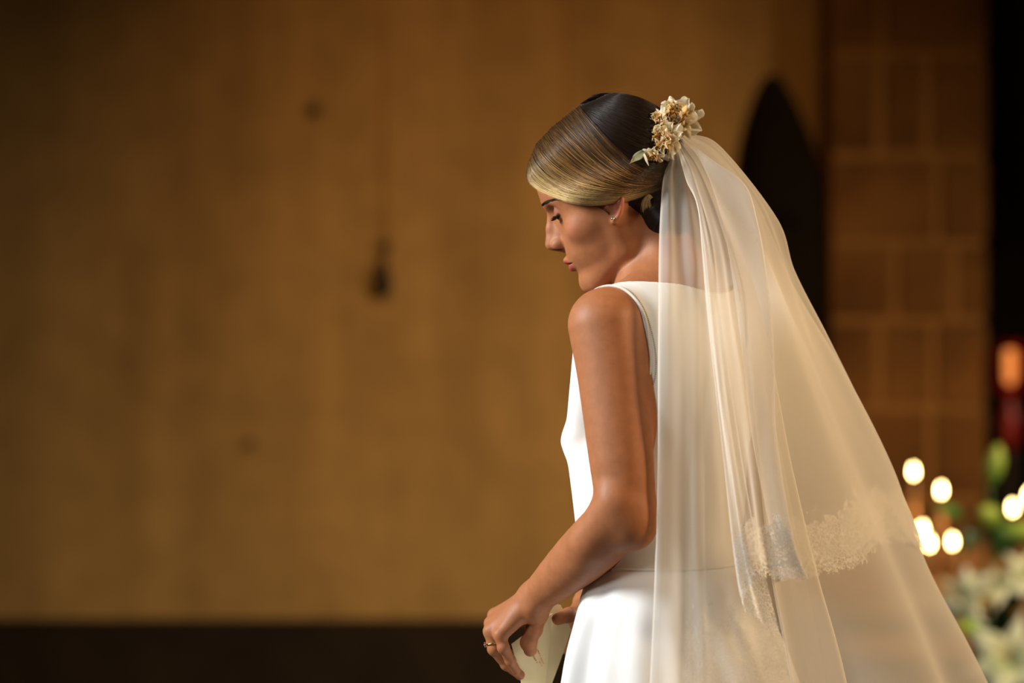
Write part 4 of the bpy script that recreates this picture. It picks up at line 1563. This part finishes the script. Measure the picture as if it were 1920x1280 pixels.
def wall_mat():
    m, nt, out = new_mat('limewashed_concrete')
    L = nt.links.new
    b = nd(nt, 'ShaderNodeBsdfPrincipled'); b.inputs['Roughness'].default_value = .85; b.inputs['Specular IOR Level'].default_value = .2
    tc = nd(nt, 'ShaderNodeTexCoord')
    mp = nd(nt, 'ShaderNodeMapping'); mp.inputs['Scale'].default_value = (1.6, 1.0, .55); L(tc.outputs['Object'], mp.inputs[0])
    n1 = nd(nt, 'ShaderNodeTexNoise'); n1.inputs['Scale'].default_value = 1.25; n1.inputs['Detail'].default_value = 5; n1.inputs['Roughness'].default_value = .6; L(mp.outputs[0], n1.inputs['Vector'])
    r1 = nd(nt, 'ShaderNodeValToRGB'); r1.color_ramp.elements[0].position = .32; r1.color_ramp.elements[1].position = .72
    r1.color_ramp.elements[0].color = (.42, .245, .088, 1); r1.color_ramp.elements[1].color = (.60, .365, .130, 1); L(n1.outputs['Fac'], r1.inputs['Fac'])
    mp2 = nd(nt, 'ShaderNodeMapping'); mp2.inputs['Scale'].default_value = (5.5, 1, .45); L(tc.outputs['Object'], mp2.inputs[0])
    n2 = nd(nt, 'ShaderNodeTexNoise'); n2.inputs['Scale'].default_value = 1.0; n2.inputs['Detail'].default_value = 3; L(mp2.outputs[0], n2.inputs['Vector'])
    r2 = nd(nt, 'ShaderNodeMapRange'); r2.inputs['From Min'].default_value = .35; r2.inputs['From Max'].default_value = .65; r2.inputs['To Min'].default_value = .86; r2.inputs['To Max'].default_value = 1.05; L(n2.outputs['Fac'], r2.inputs['Value'])
    n3 = nd(nt, 'ShaderNodeTexNoise'); n3.inputs['Scale'].default_value = 7; n3.inputs['Detail'].default_value = 4; L(tc.outputs['Object'], n3.inputs['Vector'])
    r3 = nd(nt, 'ShaderNodeMapRange'); r3.inputs['From Min'].default_value = .35; r3.inputs['From Max'].default_value = .65; r3.inputs['To Min'].default_value = .90; r3.inputs['To Max'].default_value = 1.06; L(n3.outputs['Fac'], r3.inputs['Value'])
    ml = nd(nt, 'ShaderNodeMath', operation='MULTIPLY'); L(r2.outputs[0], ml.inputs[0]); L(r3.outputs[0], ml.inputs[1])
    vm = nd(nt, 'ShaderNodeVectorMath', operation='SCALE'); L(r1.outputs[0], vm.inputs[0]); L(ml.outputs[0], vm.inputs['Scale'])
    L(vm.outputs[0], b.inputs['Base Color'])
    bp = nd(nt, 'ShaderNodeBump'); bp.inputs['Strength'].default_value = .2; bp.inputs['Distance'].default_value = .01; L(n3.outputs['Fac'], bp.inputs['Height']); L(bp.outputs[0], b.inputs['Normal'])
    L(b.outputs[0], out.inputs[0])
    return m


def struct(name, mb, mat):
    o = mb.build(name, mat, None, smooth=False)
    o['kind'] = 'structure'
    return o


M_wall = wall_mat()
M_stone = princ('dark_sandstone', (.20, .085, .022), .9, bump=(18, .4, .01), vary=((.105, .043, .012), 3.2), spec=.1)
M_mortar = princ('lime_mortar', (.27, .125, .036), .9, spec=.1)
M_plinth = princ('dark_stone_plinth', (.028, .018, .012), .8, vary=((.040, .026, .016), 5), spec=.1)
M_floor = princ('stone_floor', (.10, .07, .045), .5, vary=((.06, .042, .028), 2))


def X(px, y): return P(px, 640, y)[0]
def Z(py, y): return P(960, py, y)[2]


zp = Z(1160, WY)
# the wall is cast in tall panels with open vertical joints
xs_ = [X(-2600, WY), X(717, WY), X(1060, WY), X(1600, WY)]
for k in range(3):
    mb = MB()
    zg = Z(470, WY)                                            # the joints are filled flush below this height
    mb.box((xs_[k] + .011, WY, zg), (xs_[k + 1] - .011, WY + .3, 4.6))
    mb.box((xs_[k], WY + .016, zg), (xs_[k + 1], WY + .3, 4.6))
    mb.box((xs_[k], WY, 0), (xs_[k + 1], WY + .3, zg))
    struct('wall_back' if k == 0 else 'wall_back_panel', mb, M_wall)
mb = MB(); mb.box((X(-2600, WY), WY - .05, 0), (X(1570, WY), WY, zp)); struct('baseboard_back', mb, M_plinth)
mb = MB(); mb.box((-7.5, -5.5, -.1), (9, 9, 0)); struct('floor', mb, M_floor)

# stone pier: courses of blocks with mortar joints between
PY = 5.0
pxl, pxr = X(1556, PY), X(1852, PY)
mb = MB(); mb.box((pxl + .012, PY + .012, 0), (pxr - .012, PY + .9, 4.6)); struct('pillar', mb, M_mortar)
rp = random.Random(11)
joints_y = [1460, 1240, 1070, 935, 765, 600, 455, 292, 100, -110, -330, -560, -800, -1100]
vj = {1: [1700], 2: [1640], 3: [1745], 4: [1650, 1752], 5: [1680, 1790], 6: [1760], 7: [1650, 1740], 8: [1655], 0: [1720], 9: [1740], 10: [1640], 11: [1700]}
bm_ = MB()
pier = empty('pillar_stones', (0, 0, 0))
for k in range(len(joints_y) - 1):
    z0, z1 = Z(joints_y[k], PY), Z(joints_y[k + 1], PY)
    if z1 < 0: continue
    z0 = max(z0, 0)
    ex = [pxl] + [X(p, PY) for p in vj.get(k, [1700])] + [pxr]
    for a, b in zip(ex[:-1], ex[1:]):
        g = .013
        d = rp.uniform(-.006, .006)
        bm_.box((a + (g if a != pxl else 0), PY + d, z0 + g), (b - (g if b != pxr else 0), PY + .9, z1 - g))
o = bm_.build('pillar_blocks', M_stone, None, smooth=False); o['kind'] = 'structure'
bpy.data.objects.remove(pier)
bv_ = o.modifiers.new('edge', 'BEVEL'); bv_.width = .012; bv_.segments = 2
# dark side chapel to the right of the pier
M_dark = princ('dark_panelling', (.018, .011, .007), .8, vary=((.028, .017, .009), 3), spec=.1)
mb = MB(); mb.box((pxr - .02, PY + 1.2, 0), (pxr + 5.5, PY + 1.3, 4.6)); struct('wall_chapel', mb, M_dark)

# iron fittings on the wall
M_iron = princ('dark_iron', (.03, .022, .016), .6, metallic=.4)


def fitting(px, py, r, label, drop=0.0):
    o = empty('wall_hook' if drop else 'wall_peg', (X(px, WY), WY, Z(py, WY)))
    tag(o, label, 'hook' if drop else 'peg')
    mb = MB(); small_sphere(mb, np.array([0, -.02, 0]), r, 12); mb.tube([(0, -.02, 0), (0, .003, 0)], r * .5, 8)
    mb.build('knob', M_iron, o)
    if drop:
        mb = MB()
        mb.tube([(0, -.022, 0), (0, -.022, -drop * .4)], .005, 8)
        mb.build('cord', M_iron, o)
        mb = MB()
        mb.lathe([(.004, 0), (.016, -.02), (.028, -.06), (.033, -.095), (.026, -.125), (.008, -.14)][::-1], 0, -.03, 16)
        w = mb.build('weight', M_iron, o); w.location = (-.008, 0, -drop * .38)
    return o


fitting(590, 207, .022, 'small dark peg high on the tan wall, left of the hanging weight')
fitting(723, 461, .020, 'dark hook with a hanging pear-shaped weight on the tan wall', .12)
fitting(471, 831, .014, 'small faint peg low on the tan wall')

# dark statue: a cloaked figure standing on a bracket against the wall
SY = 4.85
M_bronze = princ('dark_bronze', (.010, .006, .003), .9, spec=.05)
statue = empty('statue', (X(1462, SY), SY, Z(700, SY)))
tag(statue, 'dark pointed cloaked figure against the tan wall, just behind the veil', 'statue')
prof = [(700, 30), (660, 52), (620, 68), (580, 79), (540, 85), (480, 88), (420, 88), (360, 85), (330, 82), (300, 76), (273, 70), (246, 62), (219, 52), (191, 41), (168, 30), (150, 20), (141, 9)]
sv_, sf_ = [], []
n = 40
sc = (DIST + SY) / KPX
for j, (py, hw) in enumerate(prof):
    cxp = np.interp(py, [140, 200, 300, 420, 700], [-14, -12, -4, -2, 0]) * sc
    for k in range(n):
        a = 2 * math.pi * k / n
        r = 1 + .035 * math.sin(6 * a + .7) * min(1, (py - 140) / 150)
        sv_.append((cxp + hw * sc * math.cos(a) * r, .62 * hw * sc * math.sin(a) * r, Z(py, SY) - Z(700, SY)))
for j in range(len(prof) - 1):
    for k in range(n):
        k2 = (k + 1) % n
        sf_.append((j * n + k, j * n + k2, (j + 1) * n + k2, (j + 1) * n + k))
sf_.append(tuple(range(n - 1, -1, -1))); sf_.append(tuple(range((len(prof) - 1) * n, len(prof) * n)))
mesh_obj('cloak', sv_, sf_, M_bronze, statue)
mb = MB()
small_sphere(mb, np.array([-10 * sc, -.045, Z(222, SY) - Z(700, SY)]), .034, 16, (.85, .9, 1.15))
mb.build('face', M_bronze, statue)
mb = MB()
for s in (-1, 1):
    mb.tube(spline([(s * .085, -.05, Z(380, SY) - Z(700, SY)), (s * .05, -.095, Z(420, SY) - Z(700, SY)), (0.004 * s, -.115, Z(400, SY) - Z(700, SY))], 10), [.02 - .0008 * k for k in range(10)], 10)
mb.build('folded_arms', M_bronze, statue)
mb = MB(); mb.lathe([(.05, -.16), (.09, -.06), (.13, -.05), (.13, 0), (.11, .03), (.095, .12)], 0, .0, 24); mb.box((-.05, 0, -.15), (.05, WY - SY + .01, -.06))
mb.build('bracket', M_bronze, statue)

# sanctuary lamp: red glass on a stand at the right edge
LY = 4.93
lamp = empty('sanctuary_lamp', (X(1894, LY), LY, 0))
tag(lamp, 'red glass sanctuary lamp on a dark stand at the right edge', 'lamp')
lz = Z(742, LY)
m_red, nt, out = new_mat('red_glass')
ga = nd(nt, 'ShaderNodeBsdfTransparent'); ga.inputs[0].default_value = (.97, .74, .50, 1)
gg = nd(nt, 'ShaderNodeBsdfDiffuse'); gg.inputs[0].default_value = (.45, .008, .006, 1)
lw_ = nd(nt, 'ShaderNodeFresnel'); lw_.inputs[0].default_value = 1.9
gx_ = nd(nt, 'ShaderNodeMixShader'); nt.links.new(lw_.outputs[0], gx_.inputs[0]); nt.links.new(ga.outputs[0], gx_.inputs[1]); nt.links.new(gg.outputs[0], gx_.inputs[2])
nt.links.new(gx_.outputs[0], out.inputs[0])
mb = MB(); mb.lathe([(.020, lz), (.036, lz + .01), (.044, lz + .06), (.046, lz + .13), (.040, lz + .18), (.036, lz + .185), (.036, lz + .175), (.040, lz + .12), (.038, lz + .06), (.030, lz + .02)], 0, 0, 24)
mb.build('red_glass', m_red, lamp)
mb = MB(); mb.lathe([(.024, lz + .03), (.029, lz + .05), (.030, lz + .14), (.022, lz + .155), (.006, lz + .16)], 0, 0, 20)
mb.build('lit_candle', princ('glowing_wax', (.8, .5, .25), .5, emit=((1.0, .62, .30), 1.1)), lamp)
mb = MB()
mb.lathe([(.006, lz - .20), (.030, lz - .14), (.036, lz - .10), (.030, lz - .05), (.012, lz - .02), (.020, lz + .004)], 0, 0, 20)
mb.build('red_bowl', princ('red_enamel', (.22, .006, .006), .35), lamp)
mb = MB(); mb.lathe([(.14, 0), (.14, .02), (.03, .05), (.012, .10), (.012, lz - .22), (.02, lz - .19)], 0, 0, 20)
mb.build('stand', M_iron, lamp)

# altar table with candles and lilies
TY0, TY1 = 3.75, 4.75
M_wood = princ('oiled_walnut', (.30, .13, .05), .4, vary=((.20, .085, .03), 6))
tz = Z(1102, 4.25)
altar = empty('altar_table', (X(1840, 4.25), 4.25, 0))
tag(altar, 'wooden altar table carrying candles and white lilies, behind the veil on the right', 'table')
ox, oy = altar.location.x, 4.25
mb = MB(); mb.box((-.62, -.42, tz - .06), (.9, .42, tz)); tt_ = mb.build('table_top', M_wood, altar, False)
b_ = tt_.modifiers.new('edge', 'BEVEL'); b_.width = .012; b_.segments = 2
for sx in (-.54, .82):
    for sy in (-.34, .34):
        mb = MB(); mb.box((sx - .04, sy - .04, 0), (sx + .04, sy + .04, tz - .06)); mb.build('leg', M_wood, altar, False)
mb = MB(); mb.box((-.54, -.37, tz - .17), (.82, -.345, tz - .06)); mb.build('apron', M_wood, altar, False)
mb = MB(); mb.box((-.62, .20, tz), (.9, .42, Z(1030, 4.45))); rt_ = mb.build('retable', M_wood, altar, False)
M_wax = princ('ivory_wax', (.24, .12, .045), .5)
m_fl, nt, out = new_mat('candle_flame')
em = nd(nt, 'ShaderNodeEmission'); em.inputs[0].default_value = (1.0, .70, .26, 1); em.inputs[1].default_value = 50
nt.links.new(em.outputs[0], out.inputs[0])
CN = [(1713, 880, 4.38, 'tallest lit candle on the altar, highest of the group nearest the veil'), (1765, 915, 4.32, 'tall lit candle just right of the tallest one beside the veil'),
      (1730, 988, 4.36, 'short lit candle touching the edge of the veil, left of its twin'), (1743, 1014, 4.20, 'shortest lit candle in front, at the edge of the veil'),
      (1786, 1011, 4.28, 'short lit candle right of the shortest one'), (1899, 948, 4.34, 'lit candle among the lily leaves near the right edge'),
      (1929, 926, 4.38, 'lit candle half cut off at the right edge')]
for px, py, y, lab in CN:
    c = empty('candle', (X(px, y), y, tz))
    tag(c, lab, 'candle', 'lit candles on the altar')
    h = Z(py, y) - tz
    h = max(h, .05)
    r = .010
    mb = MB(); mb.lathe([(r, .012), (r, h - .034), (r * .85, h - .030), (r * .3, h - .031)], 0, 0, 18); mb.build('wax', M_wax, c)
    mb = MB(); mb.lathe([(.034, 0), (.034, .006), (.018, .010), (.017, .026), (.014, .028)], 0, 0, 20); mb.build('holder', princ('brass', (.55, .34, .10), .3, metallic=1.0) if px == 1713 else bpy.data.materials['brass'], c)
    mb = MB(); mb.tube([(0, 0, h - .032), (0, 0, h - .018)], .0012, 6); mb.build('wick', M_iron, c)
    mb = MB(); mb.lathe([(.001, h - .022), (.0055, h - .016), (.0065, h - .008), (.0050, h + .002), (.0025, h + .008), (.0006, h + .012)], 0, 0, 14); mb.build('flame', m_fl, c)
    l = bpy.data.lights.new('candle_light', 'POINT'); l.energy = .30; l.color = (1, .55, .2); l.shadow_soft_size = .012
    lo = bpy.data.objects.new('candle_light', l); lo.location = (X(px, y), y, tz + h + .05); COL.objects.link(lo)

# lilies, buds and leaves standing in a low bowl
M_lily = tinted('lily_petal', rough=.5, spec=.3, trans=.3)
M_leaf = tinted('lily_leaf', rough=.4, spec=.5, trans=.15)
VY = 3.45
bowl = empty('flower_bowl', (X(1866, VY), VY, 0))
tag(bowl, 'low dark bowl holding the lilies in front of the altar', 'bowl')
VX = X(1866, VY)
mb = MB(); mb.lathe([(.10, 0), (.14, .01), (.16, .16), (.20, .30), (.19, .30), (.15, .16), (.12, .03)], 0, 0, 28); mb.build('bowl_body', princ('dark_glaze', (.02, .016, .012), .3), bowl)
WHITE = (.82, .80, .68); WGREEN = (.55, .62, .28); LG1 = (.045, .14, .018); LG2 = (.10, .24, .03); YG = (.42, .50, .06)


def stem_pts(end, seed):
    r = random.Random(seed)
    base = np.array([VX + r.uniform(-.06, .06), VY + r.uniform(-.05, .05), .12])
    mid = base * .5 + end * .5 + np.array([0, r.uniform(-.02, .02), .02])
    return spline([base, mid, end], 14)


def lily(px, py, y, n, R, label, seed):
    c = P(px, py, y)
    root = empty('lily', (VX, VY, 0)); tag(root, label, 'lily', 'white lilies by the altar')
    off = np.array([VX, VY, 0])
    a, b, n = basis(n)
    mb = MB()
    for k in range(6):
        th = k * math.pi / 3 + seed * .37
        o = a * math.cos(th) + b * math.sin(th)
        petal(mb, c - off - n * R * .35, o * (.75 if k % 2 else .85) + n * .75, n - o * .6, R * 1.25, R * (.62 if k % 2 else .46), -1.15, .035, (WGREEN, WHITE), seed * 31 + k, .25, 10, 7, thick=.0012)
    mb.build('petals', M_lily, root)
    mb = MB()
    for k in range(6):
        th = k * math.pi / 3 + .4
        o = a * math.cos(th) + b * math.sin(th)
        p0 = c - off - n * R * .3
        mb.tube([p0, p0 + n * R * .5 + o * R * .08, p0 + n * R * .85 + o * R * .22], .0014, 6)
        small_sphere(mb, p0 + n * R * .87 + o * R * .22, .005, 8, (1.5, .7, .7))
    mb.build('stamens', princ('pollen', (.45, .22, .03), .7) if 'pollen' not in bpy.data.materials else bpy.data.materials['pollen'], root)
    mb = MB(); mb.tube(stem_pts(c - n * R * .4, seed) - off, .0045, 8, c=np.array(LG1)); mb.build('stem', M_leaf, root)
    return root


def bud(px, py, y, dirv, L, R, label, seed, col=(LG2, YG)):
    c = P(px, py, y); off = np.array([VX, VY, 0])
    dirv = np.asarray(dirv, float); dirv /= np.linalg.norm(dirv)
    root = empty('lily_bud', (VX, VY, 0)); tag(root, label, 'bud', 'green lily buds by the altar')
    t = np.linspace(0, 1, 14)
    pts = c - off + dirv * L * (t - .5)[:, None]
    rad = R * np.sin(np.pi * (t * .93 + .035)) ** .7 * (1 + .15 * np.sin(t * 3))
    v, f = tube(pts, rad, 12)
    ang = np.tile(np.arange(12), 14); tt = np.repeat(t, 12)
    cc = np.array(col[0])[None] * (1 - tt[:, None]) + np.array(col[1])[None] * tt[:, None]
    cc = cc * (1 - .25 * ((ang % 4) == 0))[:, None]
    mb = MB(); mb.add(v, f, cc); mb.build('bud_body', M_leaf, root)
    mb = MB(); mb.tube(stem_pts(c - dirv * L * .48, seed) - off, .0035, 8, c=np.array(LG1)); mb.build('stem', M_leaf, root)


def leaf(px, py, px2, py2, y, W, label, seed, col=(LG1, LG2)):
    a, b = P(px, py, y + .02), P(px2, py2, y - .03); off = np.array([VX, VY, 0])
    root = empty('lily_leaf', (VX, VY, 0)); tag(root, label, 'leaf', 'green leaves among the lilies')
    mb = MB(); petal(mb, a - off, b - a, np.array([.1, -.75, .6]), np.linalg.norm(b - a), W, .35, .02, col, seed, .05, 12, 7, thick=.0008); mb.build('blade', M_leaf, root)
    mb = MB(); mb.tube(stem_pts(a, seed) - off, .003, 8, c=np.array(LG1)); mb.build('stem', M_leaf, root)


lily(1888, 1232, 3.10, (-.35, -.80, .50), .125, 'largest white lily at the bottom right corner', 1)
lily(1868, 1088, 3.35, (-.25, -.55, .80), .085, 'white lily opening upward, highest one, under the green buds', 2)
lily(1838, 1118, 3.30, (.15, -.90, -.30), .070, 'white lily drooping below the highest lily', 3)
lily(1796, 1118, 3.25, (-.60, -.70, .25), .075, 'white lily peeping out beside the edge of the veil', 4)
lily(1800, 1162, 3.22, (-.40, -.75, -.35), .065, 'lowest white lily beside the edge of the veil', 5)
lily(1928, 1072, 3.35, (.2, -.80, .5), .070, 'white lily cut off at the right edge', 6)
bud(1865, 872, 3.45, (.18, -.1, 1), .12, .024, 'upright yellow-green lily bud, highest of the buds', 21)
bud(1856, 968, 3.40, (-.5, -.6, .4), .10, .028, 'plump green bud left of the candle among the leaves', 22)
bud(1908, 996, 3.35, (1, -.2, .1), .13, .024, 'long green bud lying sideways at the right edge', 23)
leaf(1800, 962, 1738, 953, 3.40, .045, 'green leaf crossing between the two tall candles', 31, (LG1, (.06, .22, .02)))
leaf(1830, 985, 1806, 1050, 3.40, .045, 'dark leaf hanging down beside the short candles', 32, ((.02, .05, .008), (.03, .07, .01)))
leaf(1850, 1000, 1900, 960, 3.45, .06, 'dark leaf behind the plump bud', 33, ((.02, .06, .008), LG1))
leaf(1860, 1030, 1925, 1030, 3.45, .08, 'broad dark leaf under the sideways bud', 34, ((.015, .045, .007), (.03, .08, .012)))
leaf(1840, 1175, 1785, 1183, 3.18, .05, 'bright yellow-green leaf above the largest lily', 35, (LG2, YG))
leaf(1862, 1140, 1935, 1120, 3.40, .10, 'broad dark leaf behind the drooping lily', 36, ((.012, .035, .006), (.025, .06, .01)))
leaf(1850, 1190, 1915, 1160, 3.35, .12, 'broad dark leaf right above the largest lily', 37, ((.012, .035, .006), (.02, .05, .01)))
leaf(1830, 1110, 1790, 1140, 3.35, .05, 'green leaf behind the lilies next to the veil', 38)
